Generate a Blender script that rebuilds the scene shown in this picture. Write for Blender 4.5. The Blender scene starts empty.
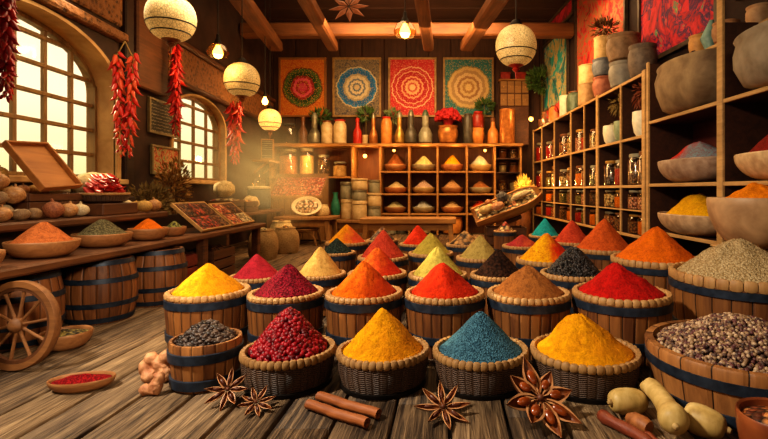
import bpy, bmesh, math, random
from mathutils import Vector, Matrix, noise as mnoise
PI = math.pi
random.seed(7)
rnd = random.uniform
SC = bpy.context.scene
COL = SC.collection

# ------------------------------------------------------------------ layout
# one unit = the eye height of the viewer; y runs into the room, z up
def P(px, py, y):
    return Vector(((px - 450) / 470 * y, y, 1 + (190 - py) / 470 * y))
def XP(px, y): return (px - 450) / 470 * y
def ZP(py, y): return 1 + (190 - py) / 470 * y
def WL(y): return -3.36 - .073 * y          # left wall line
def WR(y): return 3.32 - .103 * y           # right wall line
def SH(y): return 2.55 - .06 * y            # front of the right-hand shelving
YB = 11.0                                   # back wall
ZC = 4.75                                   # ceiling

def lin(h):
    c = [int(h[i:i + 2], 16) / 255 for i in (0, 2, 4)]
    return tuple(x / 12.92 if x <= .04045 else ((x + .055) / 1.055) ** 2.4 for x in c) + (1,)

# ------------------------------------------------------------------ mesh builder
class MB:
    def __init__(s):
        s.v = []; s.f = []; s.mi = []; s.m = 0
    def add(s, vs, fs, mi=None):
        o = len(s.v); s.v += [tuple(v) for v in vs]
        for f in fs:
            s.f.append([i + o for i in f]); s.mi.append(s.m if mi is None else mi)
    def box(s, c, d, rot=None, bev=0.0, mi=None):
        x, y, z = [k / 2 for k in d]
        b = min(bev, .45 * min(d))
        if b <= 0:
            vs = [Vector((i * x, j * y, k * z)) for i in (-1, 1) for j in (-1, 1) for k in (-1, 1)]
            fs = [(0, 1, 3, 2), (4, 6, 7, 5), (0, 4, 5, 1), (2, 3, 7, 6), (0, 2, 6, 4), (1, 5, 7, 3)]
        else:
            vs = []; idx = {}
            for i in (-1, 1):
                for j in (-1, 1):
                    for k in (-1, 1):
                        for a in range(3):
                            p = [i * (x - b), j * (y - b), k * (z - b)]
                            p[a] = (i * x, j * y, k * z)[a]
                            idx[(i, j, k, a)] = len(vs); vs.append(Vector(p))
            fs = []
            for a in range(3):
                u, w = [q for q in range(3) if q != a]
                for sg in (-1, 1):
                    q = []
                    for (p1, p2) in ((-1, -1), (1, -1), (1, 1), (-1, 1)):
                        k = [0, 0, 0]; k[a] = sg; k[u] = p1; k[w] = p2
                        q.append(idx[(k[0], k[1], k[2], a)])
                    fs.append(q)
            for a in range(3):
                u, w = [q for q in range(3) if q != a]
                for p1 in (-1, 1):
                    for p2 in (-1, 1):
                        k0 = [0, 0, 0]; k0[a] = -1; k0[u] = p1; k0[w] = p2
                        k1 = list(k0); k1[a] = 1
                        fs.append([idx[(*k0, u)], idx[(*k1, u)], idx[(*k1, w)], idx[(*k0, w)]])
            for i in (-1, 1):
                for j in (-1, 1):
                    for k in (-1, 1):
                        fs.append([idx[(i, j, k, a)] for a in range(3)])
        c = Vector(c)
        if rot is not None:
            vs = [rot @ v + c for v in vs]
        else:
            vs = [v + c for v in vs]
        s.add(vs, fs, mi); return s
    def beam(s, a, b, w, h, bev=0.0, mi=None, up=Vector((0, 0, 1))):
        a = Vector(a); b = Vector(b); d = b - a; L = d.length; d = d / L
        u = up if abs(d.dot(up)) < .98 else Vector((1, 0, 0))
        r = d.cross(u).normalized(); u = r.cross(d)
        return s.box((a + b) / 2, (w, L, h), Matrix((r, d, u)).transposed(), bev, mi)
    def lathe(s, prof, n=32, c=(0, 0, 0), mi=None, sx=1, sy=1, cap=True):
        vs = []; fs = []; k = len(prof)
        for i in range(n):
            a = 2 * PI * i / n
            for r, z in prof:
                vs.append((c[0] + r * math.cos(a) * sx, c[1] + r * math.sin(a) * sy, c[2] + z))
        for i in range(n):
            j = (i + 1) % n
            for t in range(k - 1):
                fs.append((i * k + t, j * k + t, j * k + t + 1, i * k + t + 1))
        if cap:
            if prof[0][0] > 1e-6: fs.append([i * k for i in range(n)][::-1])
            if prof[-1][0] > 1e-6: fs.append([i * k + k - 1 for i in range(n)])
        s.add(vs, fs, mi); return s
    def tube(s, pts, rad, n=8, mi=None, cap=True, sq=1.0):
        pts = [Vector(p) for p in pts]; k = len(pts)
        if not hasattr(rad, '__len__'): rad = [rad] * k
        vs = []; fs = []; ref = None
        for i, p in enumerate(pts):
            t = (pts[min(i + 1, k - 1)] - pts[max(i - 1, 0)]).normalized()
            if ref is None:
                ref = Vector((0, 0, 1)) if abs(t.z) < .9 else Vector((1, 0, 0))
            x = (ref - t * ref.dot(t)).normalized(); y = t.cross(x); ref = x
            for j in range(n):
                a = 2 * PI * j / n
                vs.append(p + x * math.cos(a) * rad[i] * sq + y * math.sin(a) * rad[i])
        for i in range(k - 1):
            for j in range(n):
                q = (j + 1) % n
                fs.append((i * n + j, i * n + q, (i + 1) * n + q, (i + 1) * n + j))
        if cap:
            fs.append(list(range(n))[::-1]); fs.append([(k - 1) * n + j for j in range(n)])
        s.add(vs, fs, mi); return s
    def blob(s, c, r, amp=.12, fr=2.0, nu=14, nv=9, seed=0, rot=None, mi=None):
        vs = []; fs = []; c = Vector(c); r = Vector(r if hasattr(r, '__len__') else (r, r, r))
        for i in range(nv + 1):
            th = PI * i / nv
            for j in range(nu):
                ph = 2 * PI * j / nu
                d = Vector((math.sin(th) * math.cos(ph), math.sin(th) * math.sin(ph), math.cos(th)))
                k = 1 + amp * mnoise.noise(d * fr + Vector((seed * 3.1, seed * 1.7, seed)))
                v = Vector((d.x * r.x * k, d.y * r.y * k, d.z * r.z * k))
                if rot is not None: v = rot @ v
                vs.append(c + v)
        for i in range(nv):
            for j in range(nu):
                q = (j + 1) % nu
                fs.append((i * nu + j, (i + 1) * nu + j, (i + 1) * nu + q, i * nu + q))
        s.add(vs, fs, mi); return s
    def build(s, name, mats, parent=None, loc=None, smooth=True, ang=35, rotz=0):
        me = bpy.data.meshes.new(name)
        me.from_pydata(s.v, [], s.f)
        if not isinstance(mats, (list, tuple)): mats = [mats]
        for m in mats: me.materials.append(m)
        if len(mats) > 1: me.polygons.foreach_set('material_index', s.mi)
        bm = bmesh.new(); bm.from_mesh(me)
        bmesh.ops.remove_doubles(bm, verts=bm.verts, dist=1e-6)
        bm.normal_update()
        bm.to_mesh(me); bm.free()
        if smooth:
            me.polygons.foreach_set('use_smooth', [True] * len(me.polygons))
            me.set_sharp_from_angle(angle=math.radians(ang))
        me.update()
        o = bpy.data.objects.new(name, me); COL.objects.link(o)
        if parent is not None: o.parent = parent
        if loc is not None: o.location = loc
        if rotz: o.rotation_euler = (0, 0, rotz)
        return o

ALL = []
def tag(o, label, cat, group=None, kind=None):
    o['label'] = label; o['category'] = cat
    if group: o['group'] = group
    if kind: o['kind'] = kind
    ALL.append(o); return o
def thing(name, label, cat, loc=(0, 0, 0), rotz=0, group=None):
    o = bpy.data.objects.new(name, None); o.empty_display_size = .05
    COL.objects.link(o); o.location = loc; o.rotation_euler = (0, 0, rotz)
    return tag(o, label, cat, group)
def struct(o):
    o['kind'] = 'structure'; return o
def dup(root, loc, rot=None, label=None, group=None, scale=None):
    r = root.copy(); COL.objects.link(r); r.location = loc
    if rot is not None: r.rotation_euler = rot
    if scale is not None: r.scale = scale if hasattr(scale, '__len__') else (scale,) * 3
    if label: r['label'] = label
    if group: r['group'] = group
    ALL.append(r)
    for ch in root.children:
        c = ch.copy(); COL.objects.link(c); c.parent = r
        for g in ch.children:
            d = g.copy(); COL.objects.link(d); d.parent = c
    return r
ORD = ['first', 'second', 'third', 'fourth', 'fifth', 'sixth', 'seventh', 'eighth', 'ninth', 'tenth', 'eleventh', 'twelfth', 'thirteenth', 'fourteenth', 'fifteenth', 'sixteenth', 'seventeenth', 'eighteenth', 'nineteenth', 'twentieth']

# ------------------------------------------------------------------ materials
class NT:
    def __init__(s, name):
        s.m = bpy.data.materials.new(name); s.m.use_nodes = True
        s.t = s.m.node_tree; s.t.nodes.clear()
        s.out = s.n('ShaderNodeOutputMaterial')
    def n(s, typ, **k):
        o = s.t.nodes.new(typ)
        for a, b in k.items():
            if a.startswith('i_'):
                key = a[2:]; key = int(key) if key.isdigit() else key.replace('_', ' ')
                if hasattr(b, 'bl_idname') or isinstance(b, bpy.types.NodeSocket): s.l(b, o.inputs[key])
                else: o.inputs[key].default_value = b
            else: setattr(o, a, b)
        return o
    def l(s, a, b):
        s.t.links.new(a.outputs[0] if isinstance(a, bpy.types.Node) else a, b)
    def math(s, op, a, b=None):
        o = s.n('ShaderNodeMath', operation=op)
        for i, q in enumerate((a, b)):
            if q is None: continue
            if isinstance(q, (int, float)): o.inputs[i].default_value = q
            else: s.l(q, o.inputs[i])
        return o.outputs[0]
    def obj(s, scale=(1, 1, 1), kind='Object'):
        tc = s.n('ShaderNodeTexCoord'); mp = s.n('ShaderNodeMapping')
        mp.inputs['Scale'].default_value = scale
        s.l(tc.outputs[kind], mp.inputs['Vector']); return mp.outputs[0]
    def noise(s, vec, sc, det=4, dist=0, rough=.55):
        o = s.n('ShaderNodeTexNoise'); s.l(vec, o.inputs['Vector'])
        o.inputs['Scale'].default_value = sc; o.inputs['Detail'].default_value = det
        o.inputs['Distortion'].default_value = dist; o.inputs['Roughness'].default_value = rough
        return o.outputs['Fac']
    def vor(s, vec, sc, feat='F1', out='Distance'):
        o = s.n('ShaderNodeTexVoronoi', feature=feat); s.l(vec, o.inputs['Vector'])
        o.inputs['Scale'].default_value = sc
        return o.outputs[out]
    def ramp(s, fac, stops, interp='LINEAR'):
        o = s.n('ShaderNodeValToRGB'); cr = o.color_ramp; cr.interpolation = interp
        while len(cr.elements) < len(stops): cr.elements.new(.5)
        for e, (p, c) in zip(cr.elements, stops):
            e.position = p; e.color = lin(c) if isinstance(c, str) else c
        s.l(fac, o.inputs[0]); return o.outputs[0]
    def mix(s, fac, a, b, mode='MIX'):
        o = s.n('ShaderNodeMix', data_type='RGBA', blend_type=mode)
        for sock, q in ((o.inputs[0], fac), (o.inputs[6], a), (o.inputs[7], b)):
            if isinstance(q, (int, float)): sock.default_value = q
            elif isinstance(q, str): sock.default_value = lin(q)
            elif isinstance(q, tuple): sock.default_value = q
            else: s.l(q, sock)
        return o.outputs[2]
    def bump(s, h, st=.4, d=.01, nrm=None):
        o = s.n('ShaderNodeBump'); s.l(h, o.inputs['Height'])
        o.inputs['Strength'].default_value = st; o.inputs['Distance'].default_value = d
        if nrm is not None: s.l(nrm, o.inputs['Normal'])
        return o.outputs[0]
    def pbr(s, col, rough=.6, metal=0, nrm=None, em=None, ems=0, spec=.4):
        o = s.n('ShaderNodeBsdfPrincipled')
        if isinstance(col, str): o.inputs['Base Color'].default_value = lin(col)
        elif isinstance(col, tuple): o.inputs['Base Color'].default_value = col
        else: s.l(col, o.inputs['Base Color'])
        if isinstance(rough, (int, float)): o.inputs['Roughness'].default_value = rough
        else: s.l(rough, o.inputs['Roughness'])
        o.inputs['Metallic'].default_value = metal
        o.inputs['Specular IOR Level'].default_value = spec
        if nrm is not None: s.l(nrm, o.inputs['Normal'])
        if em is not None:
            if isinstance(em, str): o.inputs['Emission Color'].default_value = lin(em)
            else: s.l(em, o.inputs['Emission Color'])
            o.inputs['Emission Strength'].default_value = ems
        s.l(o.outputs[0], s.out.inputs[0]); return s.m

_c = {}
def memo(f):
    def g(*a, **k):
        key = (f.__name__, a, tuple(sorted(k.items())))
        if key not in _c: _c[key] = f(*a, **k)
        return _c[key]
    return g

@memo
def wood(c1, c2, ax=1, fine=1.0, rough=.6, bump=.35):
    t = NT('wood'); sc = [14 * fine] * 3; sc[ax] = 1.3 * fine
    v = t.obj(tuple(sc)); g = t.noise(v, 1.2, 6, 1.2); b = t.noise(t.obj(), 3 * fine, 3)
    col = t.ramp(g, [(.28, c1), (.72, c2)])
    col = t.mix(.35, col, t.ramp(b, [(.3, c1), (.7, c2)]))
    return t.pbr(col, rough, nrm=t.bump(g, bump, .006))
@memo
def staves(c1, c2, n=22, seam=.05):
    """vertical staves round the local z axis, dark seams between them"""
    t = NT('stave wood'); tc = t.n('ShaderNodeTexCoord'); sp = t.n('ShaderNodeSeparateXYZ'); t.l(tc.outputs['Object'], sp.inputs[0])
    a = t.math('MULTIPLY', t.math('ARCTAN2', sp.outputs[1], sp.outputs[0]), n / (2 * PI))
    fl = t.math('FLOOR', a); fr = t.math('FRACT', a)
    wn = t.n('ShaderNodeTexWhiteNoise', noise_dimensions='1D'); t.l(fl, wn.inputs['W'])
    g = t.noise(t.obj((30, 30, 2.5)), 1.2, 5, .8)
    base = t.ramp(t.math('ADD', t.math('MULTIPLY', g, .65), t.math('MULTIPLY', wn.outputs['Value'], .35)), [(.25, c1), (.75, c2)])
    edge = t.math('MINIMUM', fr, t.math('SUBTRACT', 1.0, fr))
    msk = t.ramp(edge, [(seam * .3, 'ffffff'), (seam, '000000')])
    col = t.mix(msk, base, '1a0d06')
    h = t.math('ADD', t.ramp(edge, [(0, '000000'), (.16, 'ffffff')]), t.math('MULTIPLY', g, .25))
    return t.pbr(col, .55, nrm=t.bump(h, .6, .012))
@memo
def wicker(c1, c2, n=44):
    t = NT('wicker'); tc = t.n('ShaderNodeTexCoord'); sp = t.n('ShaderNodeSeparateXYZ'); t.l(tc.outputs['Object'], sp.inputs[0])
    a = t.math('MULTIPLY', t.math('ARCTAN2', sp.outputs[1], sp.outputs[0]), n / (2 * PI))
    fl = t.math('FLOOR', a); fr = t.math('FRACT', a)
    sg = t.math('SUBTRACT', t.math('MULTIPLY', t.math('MODULO', t.math('ABSOLUTE', fl), 2.0), 2.0), 1.0)
    ph = t.math('ADD', t.math('MULTIPLY', sp.outputs[2], 620.0), t.math('MULTIPLY', t.math('MULTIPLY', fr, sg), 4.0))
    w = t.math('ADD', t.math('MULTIPLY', t.math('SINE', ph), .5), .5)
    edge = t.math('MULTIPLY', t.math('MINIMUM', fr, t.math('SUBTRACT', 1.0, fr)), 2.0)
    e2 = t.ramp(edge, [(.0, '000000'), (.45, 'ffffff')])
    h = t.math('MULTIPLY', w, e2)
    nz = t.noise(t.obj(), 9, 4)
    col = t.mix(t.math('MULTIPLY', t.math('ADD', h, nz), .55), c1, c2)
    return t.pbr(col, .6, nrm=t.bump(h, .9, .008))
@memo
def powder(c1, c2, c3=None, grad=0.0, fine=1.0, cell=0.0, bump=.7, axis=0):
    """heaped powder: c1 main, c2 shaded grains, c3 an optional second tone toward +x: pigment, partly also painted light"""
    t = NT('powder'); v = t.obj()
    n1 = t.noise(v, 7, 6, .4, .65); n2 = t.noise(v, 130 * fine, 3, 0, .7); n3 = t.noise(v, 38 * fine, 5, .3, .7)
    main = c1
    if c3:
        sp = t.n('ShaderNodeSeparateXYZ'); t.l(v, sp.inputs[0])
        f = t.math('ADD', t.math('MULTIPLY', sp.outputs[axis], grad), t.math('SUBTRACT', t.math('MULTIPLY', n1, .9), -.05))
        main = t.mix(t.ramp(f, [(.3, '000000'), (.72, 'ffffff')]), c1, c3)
    n4 = t.noise(v, 16, 4, .8, .6)
    s = t.math('ADD', t.math('MULTIPLY', n2, .4), t.math('ADD', t.math('MULTIPLY', n3, .35), t.math('MULTIPLY', n4, .25)))
    col = t.mix(t.ramp(s, [(.36, 'ffffff'), (.56, '000000')]), main, c2)
    h = t.math('ADD', t.math('MULTIPLY', n2, .45), t.math('ADD', n3, n4))
    nrm = t.bump(h, bump, .02)
    if cell:
        vd = t.vor(v, cell); col = t.mix(t.ramp(vd, [(.25, '000000'), (.75, 'ffffff')]), col, c2)
        nrm = t.bump(t.math('SUBTRACT', 1.0, vd), .8, .012, nrm)
    return t.pbr(col, .85, nrm=nrm, spec=.15)
@memo
def plain(c1, c2=None, rough=.5, metal=0, sc=12, bump=.15, spec=.4):
    t = NT('surface'); v = t.obj(); n = t.noise(v, sc, 5, .3)
    col = t.ramp(n, [(.3, c1), (.7, c2 or c1)])
    return t.pbr(col, rough, metal, nrm=t.bump(n, bump, .006), spec=spec)
@memo
def glow(c, s):
    t = NT('glow'); return t.pbr('000000', .6, em=c, ems=s)
@memo
def glass(c='fff3dd', a=.16):
    t = NT('thin glass'); tr = t.n('ShaderNodeBsdfTransparent'); gl = t.n('ShaderNodeBsdfGlossy')
    tr.inputs[0].default_value = lin(c); gl.inputs[0].default_value = (1, .95, .85, 1); gl.inputs[1].default_value = .12
    lw = t.n('ShaderNodeLayerWeight'); lw.inputs[0].default_value = .25
    mx = t.n('ShaderNodeMixShader'); t.l(t.math('ADD', t.math('MULTIPLY', lw.outputs[1], .55), a * .3), mx.inputs[0])
    t.l(tr.outputs[0], mx.inputs[1]); t.l(gl.outputs[0], mx.inputs[2]); t.l(mx.outputs[0], t.out.inputs[0])
    return t.m
@memo
def bits(cols, sc=40):
    """mixed pieces seen as a mass: voronoi cells in several colours"""
    t = NT('mixed pieces'); v = t.obj(); d = t.vor(v, sc); c = t.vor(v, sc, out='Color')
    k = len(cols); col = t.ramp(c, [(i / k, q) for i, q in enumerate(cols)], 'CONSTANT')
    col = t.mix(t.ramp(d, [(.35, '000000'), (.8, 'ffffff')]), col, '1c0f08')
    return t.pbr(col, .6, nrm=t.bump(t.math('SUBTRACT', 1.0, d), .8, .02))

M_METAL = plain('1d2430', '364050', .45, .35, 20, .1)
M_IRON = plain('1c1713', '2b2420', .5, .7, 20, .1)
M_TUB = staves('5a3219', '96602f', 26)
M_TUBD = staves('4a2a18', '7d4c2b', 26)
M_RIM = wood('8f6236', 'c79a62', 2, 1.5, .55)
M_RIMD = wood('7a4a28', 'ad7743', 2, 1.5, .55)
M_WICK = wicker('24170f', '75543c', 40)
M_WRIM = wood('7d5730', 'b58a56', 2, 2.2, .55)
M_DARKW = wood('1d100a', '3a2114', 1)
M_MIDW = wood('3d2313', '6e4325', 1)
M_BEAM = wood('4a2a15', '8a5429', 1, .7)
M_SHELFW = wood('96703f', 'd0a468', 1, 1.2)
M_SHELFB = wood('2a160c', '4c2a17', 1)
M_BOWLW = wood('7a4c2a', 'b98250', 0, 1.6, .5)
M_GLASS = glass()

# ------------------------------------------------------------------ lamps
def area(name, loc, tgt, size, e, c=(1, .8, .55), sy=None, spread=PI):
    l = bpy.data.lights.new(name, 'AREA'); l.energy = e; l.color = c; l.size = size
    if sy: l.shape = 'RECTANGLE'; l.size_y = sy
    l.spread = spread
    o = bpy.data.objects.new(name, l); COL.objects.link(o); o.location = loc
    o.rotation_euler = (Vector(tgt) - Vector(loc)).to_track_quat('-Z', 'Y').to_euler(); return o
def point(name, loc, e, c=(1, .6, .25), r=.05):
    l = bpy.data.lights.new(name, 'POINT'); l.energy = e; l.color = c; l.shadow_soft_size = r
    o = bpy.data.objects.new(name, l); COL.objects.link(o); o.location = loc; return o
def spot(name, loc, tgt, e, ang, c=(1, .85, .62), r=.3, blend=1):
    l = bpy.data.lights.new(name, 'SPOT'); l.energy = e; l.color = c; l.shadow_soft_size = r
    l.spot_size = math.radians(ang); l.spot_blend = blend
    o = bpy.data.objects.new(name, l); COL.objects.link(o); o.location = loc
    o.rotation_euler = (Vector(tgt) - Vector(loc)).to_track_quat('-Z', 'Y').to_euler(); return o
# ------------------------------------------------------------------ camera
cam = bpy.data.objects.new('camera', bpy.data.cameras.new('camera')); COL.objects.link(cam)
cam.location = (0, 0, 1); cam.rotation_euler = (PI / 2, 0, 0)
cam.data.sensor_width = 36; cam.data.lens = 36 * 470 / 768
cam.data.shift_x = -(450 - 384) / 768; cam.data.shift_y = -(219.5 - 190) / 768
cam.data.clip_start = .05
SC.camera = cam

# ------------------------------------------------------------------ floor: weathered planks
def floor_mat():
    t = NT('weathered planks'); v = t.obj()
    sp = t.n('ShaderNodeSeparateXYZ'); t.l(v, sp.inputs[0])
    wn = t.n('ShaderNodeTexWhiteNoise', noise_dimensions='1D'); pid = t.math('FLOOR', t.math('MULTIPLY', sp.outputs[0], 4.0))
    t.l(pid, wn.inputs['W'])
    cb = t.n('ShaderNodeCombineXYZ')
    t.l(t.math('MULTIPLY', sp.outputs[0], 22.0), cb.inputs[0])
    t.l(t.math('ADD', t.math('MULTIPLY', sp.outputs[1], 1.1), t.math('MULTIPLY', wn.outputs['Value'], 40.0)), cb.inputs[1])
    g = t.noise(cb.outputs[0], 1.5, 8, 1.6, .62); f = t.noise(t.obj((110, 4, 1)), 1.4, 4, .5)
    big = t.noise(v, 1.6, 4, .4)
    k = t.math('ADD', t.math('MULTIPLY', g, .75), t.math('ADD', t.math('MULTIPLY', f, .3), t.math('MULTIPLY', t.math('SUBTRACT', wn.outputs['Value'], .5), .16)))
    col = t.ramp(k, [(.3, '150d08'), (.43, '4a3828'), (.56, '8a6e50'), (.74, 'c2a27a')])
    col = t.mix(t.ramp(big, [(.3, 'ffffff'), (.62, '000000')]), col, t.mix(.55, col, '2a1a10'))
    return t.pbr(col, .62, nrm=t.bump(k, .7, .02))
b = MB(); PW = .25
for i in range(-22, 17):
    x0 = i * PW
    y = -1.2 + rnd(-1.5, 0)
    while y < YB:
        L = rnd(3.2, 5.4); y2 = y + L
        b.box((x0 + PW / 2, (y + y2) / 2, -.03 + rnd(-.003, .002)), (PW - rnd(.012, .022), L - .008, .06), None, .006, 0)
        y = y2
b.add([(-5.5, -1.5, -.045), (4.2, -1.5, -.045), (4.2, YB, -.045), (-5.5, YB, -.045)], [(0, 1, 2, 3)], 1)
struct(b.build('floor', [floor_mat(), plain('0b0604')], ang=60))

# ------------------------------------------------------------------ walls
M_PLAS = plain('2a1912', '4a2f22', .8, 0, 3, .3)
M_REV = plain('a07a4c', 'd0aa74', .8, 0, 4, .2)
def wpt(y, z, off=0):             # a point on the left wall; off > 0 goes outward
    return (WL(y) - off, y, z)
WIN = [(4.2, 1.05, 1.12, 2.085, .53, .27), (7.35, .88, 1.15, 2.03, .41, .15)]     # centre, half width, sill, spring, rise
b = MB(); ys = [-1.5]
NA = 24
for (yc, hw, zs, zp, ri, rv) in WIN:
    ys += [yc - hw, yc + hw]
ys.append(YB + .02)
for i in range(len(ys) - 1):
    a, c = ys[i], ys[i + 1]
    if i % 2 == 0:
        b.add([wpt(a, 0), wpt(c, 0), wpt(c, ZC), wpt(a, ZC)], [(0, 1, 2, 3)], 0)
    else:
        yc, hw, zs, zp, ri, rv = WIN[i // 2]
        b.add([wpt(a, 0), wpt(c, 0), wpt(c, zs), wpt(a, zs)], [(0, 1, 2, 3)], 0)
        arc = [(yc - hw * math.cos(PI * k / NA), zp + ri * math.sin(PI * k / NA)) for k in range(NA + 1)]
        vs = [wpt(y, z) for y, z in arc] + [wpt(y, ZC) for y, z in arc]
        b.add(vs, [(k, k + 1, NA + 2 + k, NA + 1 + k) for k in range(NA)], 0)
        loop = [(yc - hw, zs)] + arc + [(yc + hw, zs)]; L = len(loop)
        vs = [wpt(y, z) for y, z in loop] + [wpt(y, z, rv + .05) for y, z in loop]
        b.add(vs, [(k, (k + 1) % L, L + (k + 1) % L, L + k) for k in range(L)], 1)
struct(b.build('wall_left', [M_PLAS, M_REV], smooth=False))
M_BACKW = wood('2b170c', '58341c', 2, .8, .7)
b = MB()
for i in range(14):
    x = -4.4 + i * .52
    b.box((x, YB + .03, ZC / 2), (.51, .06, ZC), None, .008)
b.box((-.9, YB + .08, ZC / 2), (8, .04, ZC + .2))
struct(b.build('wall_back', M_BACKW))
b = MB(); b.add([(WR(-1.5), -1.5, 0), (WR(YB + .02), YB + .02, 0), (WR(YB + .02), YB + .02, ZC), (WR(-1.5), -1.5, ZC)], [(0, 1, 2, 3)])
struct(b.build('wall_right', plain('22130e', '3c241a', .8, 0, 3, .3)))
b = MB(); b.add([(-5, -1.5, 0), (4.5, -1.5, 0), (4.5, -1.5, ZC), (-5, -1.5, ZC)], [(0, 1, 2, 3)])
struct(b.build('wall_front', M_PLAS))
b = MB()
for i in range(19):
    b.box((-.4, -1.2 + i * .66, ZC + .03), (9.6, .64, .06), None, .01)
struct(b.build('ceiling', wood('24130a', '46291a', 0, .7, .7)))

# arched windows: frame bars, outer moulding, pane
M_BAR = wood('5c4226', 'a07b4a', 2, 1, .6)
for wi, (yc, hw, zs, zp, ri, rv) in enumerate(WIN):
    def q(y, z, off=None): return Vector(wpt(y, z, rv - .03 if off is None else off))
    arc = lambda k, s=1.0: (yc - hw * s * math.cos(PI * k / NA), zp + ri * s * math.sin(PI * k / NA))
    b = MB()
    loop = [(yc - hw, zs)] + [arc(k) for k in range(NA + 1)] + [(yc + hw, zs), (yc - hw, zs)]
    for (y0, z0), (y1, z1) in zip(loop, loop[1:]):
        b.beam(q(y0, z0), q(y1, z1), .07, .09, 0)
    nv = 6 if wi == 0 else 4
    for i in range(1, nv):
        y = yc - hw + 2 * hw * i / nv
        zt = zp + ri * math.sqrt(max(0, 1 - ((y - yc) / hw) ** 2))
        b.beam(q(y, zs), q(y, zt), .042, .04, .005)
    nh = 5 if wi == 0 else 4
    for i in range(1, nh + 1):
        z = zs + (zp + ri - zs) * i / (nh + .55)
        w = hw if z < zp else hw * math.sqrt(max(0, 1 - ((z - zp) / ri) ** 2))
        b.beam(q(yc - w, z, rv - .035), q(yc + w, z, rv - .035), .042, .04, .005)
    fr = struct(b.build('window_%d' % (wi + 1), M_BAR))
    b = MB()
    pl = [(yc - hw, zs)] + [arc(k) for k in range(NA + 1)] + [(yc + hw, zs)]
    b.add([q(y, z, rv - .01) for y, z in pl], [list(range(len(pl)))])
    pn = struct(b.build('window_pane', glass('fffaf0', .05), fr, smooth=False))
    b = MB()                                   # plastered arch moulding round the opening
    for k in range(NA):
        a0, a1 = arc(k), arc(k + 1); c0, c1 = arc(k, 1.06), arc(k + 1, 1.06)
        vs = [q(*a0, -.03), q(*a1, -.03), q(*c1, -.03), q(*c0, -.03), q(*a0, .01), q(*a1, .01), q(*c1, .01), q(*c0, .01)]
        b.add(vs, [(0, 1, 2, 3), (3, 2, 6, 7), (0, 4, 5, 1)])
    for sgn in (-1, 1):
        b.beam(q(yc + sgn * hw * 1.03, zs, -.01), q(yc + sgn * hw * 1.03, zp, -.01), hw * .06, .04)
    b.beam(q(yc - hw * 1.06, zs - .03, -.04), q(yc + hw * 1.06, zs - .03, -.04), .16, .06, .01)
    mo = struct(b.build('window_moulding', M_REV, fr))

# timber on the left wall
def wallbox(b, y0, y1, z0, z1, d, bev=.01, off=0, mi=None):
    b.beam(Vector((WL(y0) + d / 2 + off, y0, (z0 + z1) / 2)), Vector((WL(y1) + d / 2 + off, y1, (z0 + z1) / 2)), d, z1 - z0, bev, mi)
b = MB(); wallbox(b, 5.52, 6.2, 2.22, ZC, .10, .02); struct(b.build('trim_1', M_MIDW))
b = MB(); wallbox(b, 5.34, 5.5, .6, ZC, .07, .015); struct(b.build('trim_2', M_DARKW))
b = MB(); wallbox(b, 1.0, 5.32, 2.66, 2.76, .12, .02); wallbox(b, 1.0, 5.32, 2.84, 3.5, .05, .02); wallbox(b, 1.0, 5.32, 3.5, 3.6, .12, .02)
def carved():
    t = NT('carved board'); v = t.obj(); w = t.vor(v, 16, 'F1'); n = t.noise(v, 22, 4, 1.5)
    h = t.math('ADD', w, n)
    return t.pbr(t.ramp(h, [(.5, '2a160c'), (1.1, '8a5a30')]), .6, nrm=t.bump(h, .9, .03))
M_CARVE = carved()
struct(b.build('trim_3', M_CARVE))
b = MB(); wallbox(b, 6.3, 10.9, 2.52, 3.02, .07, .02); struct(b.build('trim_4', M_CARVE))
b = MB(); wallbox(b, 6.3, 10.9, 2.47, 2.53, .12, .02); wallbox(b, 6.3, 10.9, 3.02, 3.1, .12, .02); struct(b.build('trim_5', M_MIDW))

# ceiling timbers
def beam_obj(i, a, c, w, h):
    b = MB(); a = Vector(a); c = Vector(c); d = c - a; L = d.length
    b.box((0, 0, 0), (w, L, h), None, .03)
    o = b.build('trim_%d' % i, M_BEAM); o.location = (a + c) / 2
    o.rotation_euler = d.to_track_quat('Y', 'Z').to_euler()
    return struct(o)
b = MB(); b.box((0, 0, 0), (.24, 6.36, .25), None, .03)
o = struct(b.build('trim_6', M_BEAM)); o.location = (-.81, 9.0, 4.05); o.rotation_euler = (0, 0, PI / 2)
beam_obj(7, (-2.85, 5.2, 3.82), (-3.42, 9.25, 3.82), .26, .2)
beam_obj(8, (-2.0, 5.2, 3.82), (-2.3, 9.25, 3.82), .2, .2)
beam_obj(9, (-.42, 5.2, 3.82), (-.42, 9.25, 3.82), .2, .2)
beam_obj(10, (1.0, 5.2, 3.82), (.32, 9.25, 3.82), .25, .2)
# ------------------------------------------------------------------ tubs, baskets and heaps of spice on the floor
def rim_blocks(b, R, z, n, w, h, mi=None):
    """ring of rounded wooden blocks"""
    sec = [(-.5, -.35), (-.35, -.5), (.35, -.5), (.5, -.3), (.5, .2), (.3, .5), (-.3, .5), (-.5, .25)]
    for i in range(n):
        a0 = 2 * PI * (i + .03) / n; a1 = 2 * PI * (i + .97) / n
        dw = rnd(.94, 1.06); dh = rnd(.94, 1.08); vs = []; fs = []
        st = [(0, .74), (.16, .97), (.5, 1.03), (.84, .97), (1, .74)]
        for t, s in st:
            a = a0 + (a1 - a0) * t
            for u, q in sec:
                r = R + u * w * s * dw
                vs.append((r * math.cos(a), r * math.sin(a), z + q * h * s * dh))
        for k in range(len(st) - 1):
            for j in range(8):
                q = (j + 1) % 8
                fs.append((k * 8 + j, (k + 1) * 8 + j, (k + 1) * 8 + q, k * 8 + q))
        fs.append(list(range(8))); fs.append([32 + j for j in range(8)][::-1])
        b.add(vs, fs, mi)

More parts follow.
